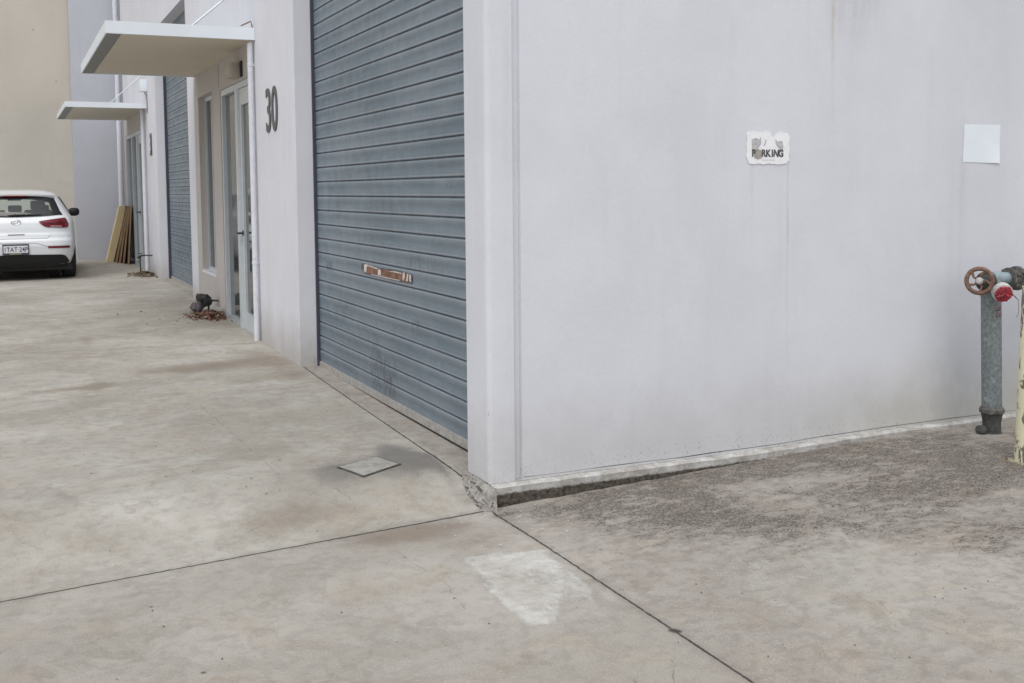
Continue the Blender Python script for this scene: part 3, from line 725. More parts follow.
# ------------------------------------------------------------------ signs on the side wall
def ragged(w_, h_, amp, n_=14, seed=1, round_=.02):
    rnd = random.Random(seed); pts = []
    cs = [(-w_/2, -h_/2), (w_/2, -h_/2), (w_/2, h_/2), (-w_/2, h_/2)]
    for k in range(4):
        a, b = Vector(cs[k]), Vector(cs[(k+1)%4])
        nn = Vector((-(b-a).y, (b-a).x)).normalized()
        for i in range(n_):
            t = i/n_
            d = rnd.uniform(0, amp[k]) if 0 < i else round_*.4
            pts.append(a.lerp(b, t)+nn*d + ((Vector((0, 0))-a).normalized()*round_*.5 if i == 0 else Vector((0, 0))))
    return [(p.x, p.y) for p in pts]
def parking():
    cx, z0, W_, H_ = 3.760, 1.566, .290, .180
    cz = z0+H_/2
    t = thing('parking_sign', 'torn white PARKING sticker with peeled edges on the side wall', 'sign', (cx, WY, cz))
    Mx = facing_south(cx, WY-.0015, cz)
    wh = simple('sticker_white', (.82, .83, .86), .5, var=.05, scale=30)
    gr = simple('sticker_residue', (.46, .45, .46), .8, var=.15, scale=60)
    tn = simple('glue_residue', (.36, .33, .29), .8, var=.15, scale=60)
    bk = simple('sticker_black', (.06, .06, .065), .5, var=.5, scale=90)
    outline = [(-.140, -.060), (-.128, -.083), (-.10, -.088), (-.06, -.084), (-.03, -.089), (.01, -.084), (.05, -.088), (.095, -.088), (.122, -.084), (.141, -.066), (.137, -.03), (.144, -.005),
               (.139, .03), (.145, .055), (.135, .076), (.118, .084), (.100, .081), (.088, .090), (.06, .083), (.045, .072), (.034, .054), (.022, .064), (.012, .086), (-.010, .088), (-.040, .082),
               (-.052, .086), (-.078, .082), (-.095, .091), (-.110, .083), (-.138, .086), (-.146, .07), (-.140, .04), (-.146, .01), (-.141, -.02), (-.145, -.04)]
    rnd = random.Random(3); dense = []
    for a, b in zip(outline, outline[1:]+outline[:1]):
        dense.append(a)
        for f in (.33, .66): dense.append((a[0]+(b[0]-a[0])*f+rnd.uniform(-.0025, .0025), a[1]+(b[1]-a[1])*f+rnd.uniform(-.002, .002)))
    bm = bmesh.new(); poly_slab(bm, dense, .003, Mx)
    part('sticker', bm, wh, t)
    def scrap(pts, m, nm, lift=.0032):
        bm = bmesh.new(); poly_slab(bm, pts, .0006, facing_south(cx, WY-.0015-lift, cz)); part(nm, bm, m, t)
    scrap([(-.110, -.024), (-.112, .046), (-.085, .054), (-.062, .046), (-.052, .060), (-.050, .022), (-.068, -.002), (-.062, -.012), (-.046, -.02)], gr, 'torn_patch')
    scrap([(-.028, .012), (-.018, .022), (-.016, .045), (-.022, .048), (-.024, .028), (-.038, .010)], gr, 'torn_patch')
    scrap([(.044, .050), (.060, .034), (.092, .040), (.100, .012), (.096, -.024), (.056, -.02), (.070, -.002), (.052, .014)], gr, 'torn_patch')
    scrap([(-.096, -.052), (-.098, -.018), (-.078, -.006), (-.052, -.010), (-.040, -.03), (-.046, -.056), (-.07, -.062)], tn, 'glue_residue', .0040)
    for ch, x, a in (('P', -.099, 0), ('R', -.033, 0), ('K', -.003, 0), ('I', .025, 0), ('N', .049, -6), ('G', .083, 0)):
        bm = xform(text_bm(ch, .053, .90, .0020, .0006), Matrix.Rotation(R(a), 4, 'Z'))
        part('letter', xform(bm, facing_south(cx+x, WY-.0062, cz-.046)), bk, t)
    part('underline', boxes((cx-.045, cx+.045, WY-.0058, WY-.0052, cz-.0655, cz-.0635)), gr, t)
parking()
def paper():
    bm = bmesh.new(); N_ = 14; W_, H_ = .298, .226
    rows = []
    for i in range(N_+1):
        row = []
        for j in range(N_+1):
            u, v = i/N_, j/N_
            x = 5.200+u*W_+(1-v)*-.006; z = 1.584+v*H_-.006*u*(1-v)
            curl = .022*max(0, u-.45)**1.3*max(0, .5-v)*2 + .0012*math.sin(u*5)*(1-v)+.0016
            row.append(bm.verts.new((x, WY-curl, z)))
        rows.append(row)
    for a, b in zip(rows, rows[1:]):
        for j in range(N_): bm.faces.new((a[j], b[j], b[j+1], a[j+1]))
    me_o = obj('paper_notice', bm, simple('faded_paper', (.74, .80, .85), .7, var=.03, scale=4), None, 60)
    tag(me_o, 'blank pale blue sheet of paper stuck on the side wall', 'paper')
paper()
def tape():
    t = thing('torn_label', 'torn brown and white tape strip on the nearer roller door', 'label', (RX, 6.93, .9))
    F = facing_west(RX-.0065, 6.93, .897) @ Matrix.Diagonal((1, .76, 1, 1))
    def P(pts, m, nm, lift): bm = bmesh.new(); poly_slab(bm, pts, .0015, F @ Matrix.Translation((0, 0, lift))); part(nm, bm, m, t)
    br = simple('brown_tape', (.19, .095, .06), .6, var=.5, scale=22, dark=(.10, .075, .06)); wh = simple('tape_backing', (.58, .53, .50), .7, var=.3, scale=30, dark=(.33, .22, .16)); dk = simple('old_glue', (.11, .11, .11), .9, var=.4, scale=30)
    P([(-.55, -.01), (-.53, .045), (-.44, .047), (-.40, .02), (-.30, .03), (-.1, .035), (.2, .046), (.42, .04), (.52, .035), (.535, -.038), (.3, -.043), (0, -.044), (-.3, -.040), (-.47, -.044), (-.5, -.02)], dk, 'glue_stain', 0)
    P([(-.46, -.035), (-.455, .034), (-.38, .042), (-.30, .030), (-.22, .034), (-.1, .028), (.02, .031), (.16, .026), (.28, .031), (.40, .028), (.47, .030), (.50, -.030), (.38, -.036), (.2, -.031), (.05, -.037), (-.15, -.032), (-.3, -.037)], br, 'tape', .0016)
    for q in ([(-.475, -.022), (-.46, .040), (-.40, .046), (-.36, .038), (-.405, .018), (-.425, -.034)], [(-.40, .03), (-.33, .041), (-.2, .032), (-.12, .024), (-.2, .020), (-.33, .030)], [(-.15, -.03), (-.15, .012), (-.12, .026), (-.09, .012), (-.085, -.032)],
              [(.06, .022), (.2, .034), (.34, .032), (.34, .022), (.2, .023)], [(.355, -.02), (.365, .036), (.40, .040), (.40, -.002), (.385, -.03)],
              [(.425, -.030), (.45, .034), (.475, .036), (.455, -.03)], [(.485, -.02), (.495, .033), (.52, .030), (.52, -.03)], [(-.3, -.036), (0, -.034), (.3, -.033), (.3, -.039), (0, -.041), (-.3, -.041)]):
        P(q, wh, 'white_backing', .0032)
tape()

# ------------------------------------------------------------------ hydrant
def galv(name='galvanised_steel'):
    n = NT(name); v = n.step(n.voro(60, n.scaled((1, 1, .8))), .1, .8)
    c = n.mix(v, (.145, .165, .17), (.215, .245, .25))
    c = n.mix(n.step(n.noise(22, 8, .75), .50, .72), c, (.36, .43, .44))
    c = n.mix(n.math('MULTIPLY', n.step(n.noise(5, 6, .7, n.scaled((1, 1, .4))), .55, .75), .5), c, (.17, .18, .18))
    return n.out(c, .5, .25, n.bump(n.noise(40, 5), .15, .003), .4)
M['galv'] = galv()
M['cast'] = simple('dark_cast_iron', (.06, .062, .06), .7, .2, var=.35, scale=30, bump=.3, dark=(.16, .15, .13))
M['cast_grey'] = simple('weathered_clamp', (.12, .115, .105), .7, .2, var=.4, scale=30, bump=.3, dark=(.09, .085, .08))
M['red'] = simple('faded_red_paint', (.30, .022, .04), .45, var=.4, scale=40, dark=(.60, .33, .33))
M['wheel'] = simple('rust_brown_handwheel', (.17, .095, .065), .6, var=.45, scale=40, bump=.2, dark=(.20, .12, .09))
def hydrant():
    bx, by = 5.18, 4.60; tx, ty, tz = 5.150, 4.60, .86
    t = thing('fire_hydrant', 'galvanised fire hydrant riser with rusty handwheel and red outlet cap', 'hydrant', (bx, by, 0))
    bm = bmesh.new(); tube(bm, [(bx, by, .12), (tx, ty, tz)], .056, 32); part('riser_pipe', bm, M['galv'], t, 40)
    bm = bmesh.new(); lathe(bm, (bx+.001, by, -.03), (0, 0, 1), [(0, .058), (.034, .058), (.038, .052), (.09, .051), (.125, .056), (.145, .061)], 32)
    part('base_socket', bm, M['cast'], t, 40)
    bm = bmesh.new(); lathe(bm, (bx, by, .1155), (0, 0, 1), [(0, .060), (.004, .068), (.010, .070), (.026, .069), (.032, .062), (.042, .058)], 32)
    for a in (35, 215):
        box(bm, bx+.072*math.cos(R(a))-.012, bx+.072*math.cos(R(a))+.012, by+.072*math.sin(R(a))-.012, by+.072*math.sin(R(a))+.012, .120, .144)
    part('pipe_collar', bm, M['cast_grey'], t, 40)
    # drain plug resting against the base
    bm = bmesh.new(); lathe(bm, (5.098, 4.60, .022), (-.5, -.8, .1), [(-.03, .012), (-.028, .026), (.012, .030), (.016, .018), (.034, .017), (.038, .010)], 16)
    part('drain_plug', bm, M['cast'], t, 40)
    # label on riser
    for k, z in enumerate((.735, .722, .700, .688)):
        bm = bmesh.new(); a0, a1 = R(-135+20), R(-135+62); vs = []
        cxk = bx+(tx-bx)*(z-.12)/.74
        for i in range(7):
            a = a0+(a1-a0)*i/6
            vs.append([bm.verts.new((cxk+.0572*math.cos(a), by+.0572*math.sin(a), z+dz+.006*i/6)) for dz in (0, .006)])
        for a, b in zip(vs, vs[1:]): bm.faces.new((a[0], b[0], b[1], a[1]))
        part('pipe_label', bm, M['dark_metal'] if k % 2 else M['red'], t, 'keep')
    # valve body
    bm = bmesh.new(); lathe(bm, (tx, ty, .80), (0, 0, 1), [(0, .058), (.02, .062), (.05, .060), (.085, .055), (.115, .043), (.13, .02), (.134, .004)], 28)
    wa = Vector((-.83, -.55, .05)).normalized(); wc = Vector((4.975, 4.525, .905))
    vb = Vector((tx, ty, .885))
    tube(bm, [vb, vb.lerp(wc, .45), vb.lerp(wc, .5), vb.lerp(wc, .95)], [.046, .040, .016, .013], 18)
    part('valve_body', bm, M['galv'], t, 40)
    bm = bmesh.new(); lathe(bm, vb.lerp(wc, .40), wa, [(0, .050), (.006, .058), (.022, .058), (.026, .040), (.050, .030), (.055, .018)], 24)
    for k in range(6):
        u, v, d = frame_of(wa); a = k*math.pi/3; q = vb.lerp(wc, .40)+wa*.02+(u*math.cos(a)+v*math.sin(a))*.047; lathe(bm, q, wa, [(0, .009), (.012, .009), (.014, .005)], 6)
    part('bonnet', bm, M['cast'], t, 40)
    wh = bmesh.new(); torus(wh, wc, wa, .069, .0125, 40, 10)
    u, v, d = frame_of(wa)
    for k in range(5):
        a = 2*math.pi*k/5+.35; q = u*math.cos(a)+v*math.sin(a); s = u*math.cos(a+.35)+v*math.sin(a+.35)
        tube(wh, [wc+q*.012, wc+s*.036+d*.004, wc+q*.066], [.0075, .0065, .0085], 8)
    wo = part('handwheel', wh, M['wheel'], t, 40)
    hb = bmesh.new(); lathe(hb, wc, wa, [(-.015, .020), (.008, .020), (.010, .016), (.020, .014), (.022, .008)], 20)
    sub('hub_nut', hb, simple('pale_hub', (.48, .47, .46), .5, .3, var=.2, scale=60), wo, 40)
    # side outlet with collar and red cap
    ax = Vector((-.36, -.82, -.42)).normalized(); oc = Vector((5.115, 4.50, .845))
    bm = bmesh.new(); tube(bm, [Vector((tx, ty, .87)), oc-ax*.02, oc], [.040, .040, .040], 20); part('outlet', bm, M['galv'], t, 40)
    bm = bmesh.new(); lathe(bm, oc-ax*.004, ax, [(0, .044), (.003, .054), (.014, .055), (.016, .050), (.020, .050), (.022, .056), (.034, .056), (.037, .048)], 28)
    part('outlet_collar', bm, simple('white_collar', (.62, .60, .60), .5, .1, var=.15, scale=60), t, 40)
    bm = bmesh.new(); lathe(bm, oc+ax*.033, ax, [(0, .047), (.012, .048), (.016, .043), (.018, .030), (.019, .005)], 28)
    u, v, d = frame_of(ax)
    for s in (1, -1):
        tube(bm, [oc+ax*.050+u*.040*s+v*.012, oc+ax*.056+u*.01*s, oc+ax*.050+u*.004*s-v*.01], .007, 8)
    for k in range(6):
        a = k*math.pi/3; q = u*math.cos(a)+v*math.sin(a); tube(bm, [oc+ax*.036+q*.046, oc+ax*.048+q*.046], .006, 6)
    part('outlet_cap', bm, M['red'], t, 40)
    # chain loop and tag
    ch = [oc+ax*.045+Vector((.03, 0, -.005)), Vector((5.19, 4.47, .815)), Vector((5.245, 4.49, .785)), Vector((5.235, 4.50, .80)), Vector((5.19, 4.52, .85))]
    bm = bmesh.new(); tube(bm, ch, .0022, 6); tube(bm, [ch[2], ch[2]+Vector((.006, 0, -.07)), ch[2]+Vector((-.012, 0, -.10))], .0014, 6)
    part('cap_chain', bm, M['number'], t)
    # side outlet to the right: grey sleeve, dark clamp coupling, pipe running off
    bm = bmesh.new(); y, z = 4.60, .905
    tube(bm, [(tx, y, z), (5.215, y, z), (5.216, y, z), (5.28, y, z-.003)], [.040, .042, .034, .036], 22); part('sleeve', bm, simple('pale_blue_sleeve', (.29, .36, .385), .5, .2, var=.15, scale=20), t, 40)
    bm = bmesh.new(); lathe(bm, (5.275, y, z-.004), (1, 0, -.02), [(0, .045), (.003, .062), (.018, .064), (.022, .050), (.060, .050), (.064, .070), (.085, .072), (.088, .055), (.13, .055)], 24)
    for q in ((5.30, y-.058, z+.02), (5.30, y-.05, z-.045), (5.345, y-.06, z+.03), (5.35, y-.055, z-.04)):
        lathe(bm, q, (0, -1, 0), [(-.02, .013), (.012, .013), (.015, .007), (.028, .007)], 8)
    part('clamp_coupling', bm, M['cast_grey'], t, 40)
    bm = bmesh.new(); tube(bm, [(5.40, y, z-.006), (5.70, y, z-.01), (5.78, y, z-.03), (5.80, y, z-.1), (5.80, y, -.02)], .052, 22); part('feed_pipe', bm, M['cast'], t, 40)
hydrant()
def bollard():
    n = NT('chipped_cream_paint')
    c = n.mix(n.step(n.noise(5, 6, .6), .3, .7), (.60, .585, .40), (.68, .66, .48))
    e = n.noise(15, 5, .62, n.scaled((1.2, 1.2, .62)), .3)
    c = n.mix(n.step(e, .525, .55), c, (.36, .33, .24)); c = n.mix(n.step(e, .54, .56), c, (.17, .145, .12))
    c = n.mix(n.math('MULTIPLY', n.step(n.noise(4, 5, .6, n.scaled((1, 1, .3))), .5, .75), .35), c, (.42, .38, .24))
    m = n.out(c, .6, 0, n.bump(n.step(e, .54, .57, 1, 0), .6, .004), .3)
    x, y = 4.785, 4.02
    t = thing('bollard', 'cream steel post with chipped paint beside the hydrant at the right edge', 'bollard', (x, y, 0))
    z0 = gz(x, y)
    bm = bmesh.new(); tube(bm, [(x, y, z0), (x+.028, y, .925)], .060, 32); part('post', bm, m, t, 40)
    bm = bmesh.new(); lathe(bm, (x+.028, y, .9255), (0, 0, 1), [(0, .061), (.006, .061), (.010, .054)], 32); part('cap', bm, M['dark_metal'], t, 40)
    bm = boxes((x-.085, x+.085, y-.085, y+.085, z0-.03, z0+.006), bev=.003)
    part('base_plate', bm, simple('dirty_base_plate', (.33, .30, .22), .8, var=.4, scale=25, dark=(.15, .13, .11)), t)
    for a, b in ((-.070, -.066), (.070, -.066), (-.070, .066), (.070, .066)):
        bm = bmesh.new(); lathe(bm, (x+a, y+b, z0+.006), (0, 0, 1), [(0, .009), (.006, .009), (.008, .005), (.012, .005)], 6)
        part('anchor_bolt', bm, M['rust'], t)
bollard()

# ------------------------------------------------------------------ leaning boards
pine = NT('pale_pine'); cc = pine.mix(pine.step(pine.noise(20, 5, .6, pine.scaled((3, 3, .2))), .3, .7), (.62, .50, .28), (.72, .62, .38)); M['pine'] = pine.out(cc, .7)
brn = NT('weathered_ply'); cc = brn.mix(brn.step(brn.noise(18, 5, .6, brn.scaled((3, 3, .2))), .3, .7), (.33, .21, .11), (.50, .35, .20)); M['ply'] = brn.out(cc, .75)
M['ply_dark'] = simple('dark_ply_face', (.10, .055, .03), .8, var=.3)
specs = [  # bottom x, top x, thickness, y near, y far, material, label
    (1.655, 1.925, .125, 22.45, 22.75, 'pine', 'widest pale pine board, leftmost of the leaning stack'),
    (1.800, 2.035, .040, 22.20, 22.80, 'ply', 'thin brown board directly behind the wide pale pine board'),
    (1.845, 2.030, .034, 21.95, 22.65, 'ply', 'thin brown board in the middle of the leaning stack'),
    (1.895, 2.035, .034, 21.75, 22.5, 'ply', 'brown edged board second from the right in the leaning stack'),
    (1.965, 2.045, .030, 21.55, 22.3, 'ply', 'steepest dark board nearest the glass in the leaning stack')]
for bx_, tx_, th, ya, yb, mk, lab in specs:
    t = thing('timber_board', lab, 'board', (bx_, ya, gz(bx_, ya)), 'boards leaning in the corner')
    z0 = gz(bx_, ya)+.004; L_ = 1.075
    def sl(x0, x1, y0, y1, m, nm):
        bm = bmesh.new(); vs = []
        for y in (y0, y1):
            vs.append([bm.verts.new((x, y, z)) for x, z in ((bx_+x0, z0), (bx_+x1, z0), (tx_+x1, z0+L_), (tx_+x0, z0+L_))])
        a, b = vs; bm.faces.new(a); bm.faces.new(b[::-1])
        for i in range(4): bm.faces.new((a[i], b[i], b[(i+1)%4], a[(i+1)%4]))
        part(nm, bm, M[m], t)
    if mk == 'pine':
        sl(0, th, ya, yb, 'pine', 'plank')
    else:
        sl(0, th*.62, ya, ya+.03, 'ply', 'edge_batten'); sl(.002, th, ya+.031, yb, 'ply_dark', 'panel')

# ------------------------------------------------------------------ taps, leaves, weeds
def leaf_mat():
    n = NT('dry_leaves'); oi = n.N.new('ShaderNodeNewGeometry').outputs['Random Per Island']
    r = n.N.new('ShaderNodeValToRGB'); n.L.new(oi, r.inputs[0]); e = r.color_ramp.elements
    e[0].color = (.055, .03, .022, 1); e[1].color = (.34, .25, .20, 1)
    x = r.color_ramp.elements.new(.35); x.color = (.15, .062, .038, 1); x = r.color_ramp.elements.new(.7); x.color = (.20, .10, .06, 1)
    return n.out(r.outputs[0], .7)
M['leaf'] = leaf_mat()
def leaves(cx, cy, rx, ry, count, hmax, size, label, m=None, xlim=2.07):
    bm = bmesh.new(); rnd = random.Random(int(cx*100+cy*10))
    for _ in range(count):
        a = rnd.uniform(0, 2*math.pi); r = min(1.6, abs(rnd.gauss(0, .5)))
        x = cx+math.cos(a)*r*rx; y = cy+math.sin(a)*r*ry
        if x > xlim: x = xlim-rnd.uniform(0, .15)
        z = gz(x, y)+.006+hmax*max(0, 1-r)*rnd.random()
        s = size*rnd.uniform(.6, 1.3); u, v, d = frame_of((rnd.gauss(0, .55), rnd.gauss(0, .55), 1)); c = Vector((x, y, z+s*.15))
        an = rnd.uniform(0, 6.28); u, v = u*math.cos(an)+v*math.sin(an), v*math.cos(an)-u*math.sin(an)
        p = [c-u*s, c-u*.3*s+v*.42*s+d*s*.2, c+u*.4*s+v*.36*s+d*s*.12, c+u*s+d*s*.25, c+u*.4*s-v*.36*s+d*s*.05, c-u*.3*s-v*.42*s+d*s*.15]
        bm.faces.new([bm.verts.new(q) for q in p])
    o = obj('leaf_litter', bm, m or M['leaf'], None, 'keep'); tag(o, label, 'leaves', kind='stuff'); return o
leaves(1.95, 12.15, .24, .38, 1100, .055, .026, 'heap of red brown dry leaves by the tap near the window')
leaves(1.94, 18.55, .20, .48, 650, .06, .030, 'straw coloured dry leaf heap under the farther tap', simple('straw_leaves', (.15, .115, .075), .8, var=.5, scale=40))
leaves(1.5, 12.0, .7, 1.2, 14, .0, .018, 'few dry leaves blown across the slab')
def tap(x, y, h, label, cloth):
    z0 = gz(x, y); t = thing('standpipe_tap', label, 'tap', (x, y, z0))
    bm = bmesh.new(); tube(bm, [(x, y, z0-.01), (x, y, z0+h), (x+.01, y, z0+h+.012), (x+.03, y, z0+h+.015), (FX-.001, y-.03, z0+h+.01)], .011, 8); part('pipe', bm, M['dark_metal'], t, 40)
    bm = bmesh.new(); lathe(bm, (x, y-.01, z0+h), (-.5, -.8, -.2), [(-.02, .018), (.02, .018), (.03, .012), (.06, .012), (.07, .02)], 10); tube(bm, [(x-.035, y, z0+h+.045), (x+.035, y, z0+h+.045)], .007, 6); part('spout', bm, M['dark_metal'], t, 40)
    if cloth:
        n_ = 26; bm = bmesh.new()
        bmesh.ops.create_icosphere(bm, subdivisions=4, radius=1)
        for v in bm.verts:
            p = v.co.copy(); q = 1+.38*mn.noise(p*1.6+Vector((3, 1, 2)))+.16*mn.noise(p*4.5)
            v.co = Vector((x-.045+p.x*.060*q-p.z*.03, y-.04+p.y*.075*q, z0+.150+p.z*.078*q))
        o = obj('black_bag', bm, simple('black_cloth', (.03, .03, .033), .7, var=.4, scale=30), None, 60); tag(o, 'crumpled black plastic bag draped over the tap by the window', 'bag')
        bm = bmesh.new(); bmesh.ops.create_icosphere(bm, subdivisions=3, radius=1)
        for v in bm.verts:
            p = v.co.copy(); q = 1+.3*mn.noise(p*2+Vector((9, 1, 2))); v.co = Vector((x-.11+p.x*.075*q, y+.10+p.y*.13*q, z0+.06+p.z*.055*q))
        o = obj('rag', bm, simple('grey_rag', (.10, .09, .10), .85, var=.5, scale=25), None, 60); tag(o, 'small dark grey rag lying on the leaves by the tap', 'rag')
tap(1.985, 12.55, .12, 'short black standpipe tap by the leaf heap near the window', True)
tap(1.90, 18.75, .30, 'tall thin black standpipe tap by the farther entrance', False)
# protruding concrete kerb block behind the tap
bm = boxes((FX-.12, FX-.003, 12.16, 12.42, .02, .17), bev=.012)
for v in bm.verts: v.co += Vector((.012, .012, .012))*mn.noise(v.co*9)
o = obj('concrete_block', bm, M['sill'], None, 40); tag(o, 'small rough concrete block at the foot of the wall by the tap', 'block')
def weeds(x, y, n_, h, label):
    bm = bmesh.new(); rnd = random.Random(5)
    for _ in range(n_):
        a = rnd.uniform(0, 6.28); r = rnd.uniform(0, .025); p = Vector((x+math.cos(a)*r, y+math.sin(a)*r*5, gz(x, y))); d = Vector((rnd.gauss(0, .12)-.05, rnd.gauss(0, .2), 1)).normalized(); hh = h*rnd.uniform(.4, 1)
        s = Vector((-d.y, d.x, 0)).normalized()*.008
        q = p+d*hh*.6; e = p+d*hh+Vector((d.x, d.y, -.3))*hh*.3
        bm.faces.new([bm.verts.new(v) for v in (p-s, p+s, q+s*1.3, e, q-s*1.3)])
    o = obj('weed_tuft', bm, simple('weed_green', (.06, .075, .032), .7, var=.4, scale=60), None, 'keep'); tag(o, label, 'weed')
weeds(2.06, 13.75, 45, .12, 'small green weed growing at the wall foot between roller door and tap')
# grit scattered on the slab
bm = bmesh.new(); rnd = random.Random(11)
for _ in range(620):
    if rnd.random() < .62: x, y = rnd.uniform(2.1, 5.3), rnd.uniform(2.4, 4.8)
    else: x, y = rnd.uniform(-1, 2.05), rnd.uniform(2.2, 9)
    s = rnd.choice([.0015, .002, .0025, .003, .0045]); c = Vector((x, y, gz(x, y)+s*.5))
    vs = [bm.verts.new(c+Vector((rnd.uniform(.6, 1.3)*s*a, rnd.uniform(.6, 1.3)*s*b, rnd.uniform(.5, 1)*s*k))) for a, b, k in ((1, 0, 0), (0, 1, 0), (-1, 0, 0), (0, -1, 0), (0, 0, 1))]
    for i in range(4): bm.faces.new((vs[i], vs[(i+1)%4], vs[4]))
o = obj('grit', bm, simple('dark_grit', (.10, .09, .08), .9, var=.6, scale=9), None, 'keep'); tag(o, 'scattered dark grit and crumbs on the concrete', 'grit', kind='stuff')

bm = bmesh.new()
for _ in range(26):
    x, y = rnd.uniform(1.75, 2.35), rnd.uniform(4.3, 4.78); s = rnd.uniform(.003, .008); c = Vector((x, y, gz(x, y)+s*.3))
    vs = [bm.verts.new(c+Vector((rnd.uniform(.6, 1.3)*s*a, rnd.uniform(.6, 1.3)*s*b, rnd.uniform(.2, .6)*s*k))) for a, b, k in ((1, 0, 0), (0, 1, 0), (-1, 0, 0), (0, -1, 0), (0, 0, 1))]
    for i in range(4): bm.faces.new((vs[i], vs[(i+1)%4], vs[4]))
o = obj('cement_crumbs', bm, simple('pale_crumbs', (.55, .54, .52), .9, var=.2), None, 'keep'); tag(o, 'pale cement crumbs scattered near the broken wall corner', 'crumbs', kind='stuff')

# ------------------------------------------------------------------ parked car
def car():
    S = .965; OX, OY, OZ = .07, 18.2, gz(.07, 19.5)
    t = thing('parked_car', 'white hatchback seen from behind parked against the beige wall', 'car', (OX, OY, OZ)); t.scale = (S, S, S)
    T = [(.20, .80, .17, 4.10, 6), (.26, .84, .09, 4.2, 7), (.40, .875, .03, 4.28, 7.5), (.55, .893, 0, 4.3, 8), (.64, .897, .01, 4.28, 8), (.68, .896, .045, 4.26, 8), (.74, .893, .058, 4.22, 8), (.76, .892, .07, 4.2, 8), (.84, .888, .075, 4.05, 8),
         (.92, .88, .09, 3.75, 8), (.98, .865, .12, 3.4, 7.5), (1.03, .835, .155, 3.12, 7), (1.10, .795, .21, 2.98, 6.5), (1.20, .74, .295, 2.8, 6), (1.30, .678, .385, 2.6, 6),
         (1.36, .635, .45, 2.45, 6), (1.39, .60, .56, 2.3, 5), (1.415, .54, .70, 2.15, 4.5), (1.435, .43, .92, 2.0, 4), (1.448, .28, 1.15, 1.8, 3)]
    tz = np.array([a[0] for a in T])
    def lv(z): return [float(np.interp(z, tz, [a[k] for a in T])) for k in (1, 2, 3, 4)]
    def sY(x, z, front=False):
        hw, yr, yf, n_ = lv(z); yc, L_ = (yr+yf)/2, (yf-yr)/2; k = min(.9995, abs(x)/hw)
        d = L_*(1-k**n_)**(1/n_); return yc+d if front else yc-d
    def sX(y, z):
        hw, yr, yf, n_ = lv(z); yc, L_ = (yr+yf)/2, (yf-yr)/2; k = min(.9995, abs(y-yc)/L_)
        return hw*(1-k**n_)**(1/n_)
    cp = lambda nm, bm, m, p=t, s=None: obj(nm, bm, m, p, s)
    paint = NT('white_car_paint'); paint.out((.80, .83, .86), .28, 0, None, .5); paint.b.inputs['Coat Weight'].default_value = .6; paint = paint.m
    # body shell
    zs = sorted(set([a[0] for a in T]+list(np.arange(.23, 1.4, .035).round(3)))); bm = bmesh.new(); rings = []; NP = 120
    for z in zs:
        hw, yr, yf, n_ = lv(z); yc, L_ = (yr+yf)/2, (yf-yr)/2; r = []
        for k in range(NP):
            a = 2*math.pi*k/NP; c, s = math.cos(a), math.sin(a)
            r.append(bm.verts.new((hw*math.copysign(abs(c)**(2/n_), c), yc+L_*math.copysign(abs(s)**(2/n_), s), z)))
        rings.append(r)
    bm.faces.new(rings[0][::-1]); bm.faces.new(rings[-1])
    for (z, a), (z2, b) in zip(zip(zs, rings), list(zip(zs, rings))[1:]):
        for k in range(NP):
            vs = (a[k], a[(k+1)%NP], b[(k+1)%NP], b[k]); cx = sum(v.co.x for v in vs)/4; cy = sum(v.co.y for v in vs)/4; cz = (z+z2)/2
            hw, yr, yf, n_ = lv(cz)
            if 1.05 < cz < 1.33 and (abs(cx) < hw-.13) and (cy < yr+.25 or cy > yf-.4): continue
            f_ = bm.faces.new(vs); f_.material_index = 1 if cz < .262 else 0
    blk = simple('car_black_trim', (.006, .0065, .008), .6, var=.1)
    body = cp('body', bm, paint, t, 35); body.data.materials.append(blk)
    cut = bmesh.new()
    for y in (.78, 3.42):
        for s in (1, -1): lathe(cut, (s*.70, y, .31), (s, 0, 0), [(-.06, .365), (.4, .365)], 40)
    cu = obj('c', cut, None); md = body.modifiers.new('b', 'BOOLEAN'); md.operation = 'DIFFERENCE'; md.solver = 'EXACT'; md.object = cu
    cu.parent = t
    # patches on the rear surface
    def patch(f, nu, nv, off, m, nm, parent=t, front=False):
        bm = bmesh.new(); g = []
        for i in range(nu+1):
            row = []
            for j in range(nv+1):
                x, z = f(i/nu, j/nv); y = sY(x, z, front); row.append(bm.verts.new((x, y+(off if front else -off), z)))
            g.append(row)
        for a, b in zip(g, g[1:]):
            for j in range(nv): bm.faces.new((a[j], b[j], b[j+1], a[j+1]))
        return cp(nm, bm, m, parent, 40)
    gl = NT('car_glass')
    tr = gl.N.new('ShaderNodeBsdfTransparent'); tr.inputs[0].default_value = (.86, .93, .91, 1); gs = gl.N.new('ShaderNodeBsdfGlossy'); gs.inputs['Roughness'].default_value = .03
    mx = gl.N.new('ShaderNodeMixShader'); mx.inputs[0].default_value = .10; gl.L.new(tr.outputs[0], mx.inputs[1]); gl.L.new(gs.outputs[0], mx.inputs[2]); gl.L.new(mx.outputs[0], gl.N['Material Output'].inputs['Surface']); gl = gl.m
    wx = lambda v: .672-.092*v**1.1
    lo = lambda u: 1.016+.030*abs(u)**2; hi = lambda u: 1.345-.035*abs(u)**2
    rw = patch(lambda i, j: ((2*i-1)*wx(j), lo(2*i-1)+(hi(2*i-1)-lo(2*i-1))*j), 30, 6, .010, gl, 'rear_window')
    bm = bmesh.new()
    def addstrip(bm, f, nu, nv, off):
        g = []
        for i in range(nu+1):
            g.append([])
            for j in range(nv+1):
                x, z = f(i/nu, j/nv); g[-1].append(bm.verts.new((x, sY(x, z)-off, z)))
        for a, b in zip(g, g[1:]):
            for j in range(nv): bm.faces.new((a[j], b[j], b[j+1], a[j+1]))
    def UV(u, v): return (u*wx(v), lo(u)+(hi(u)-lo(u))*v)
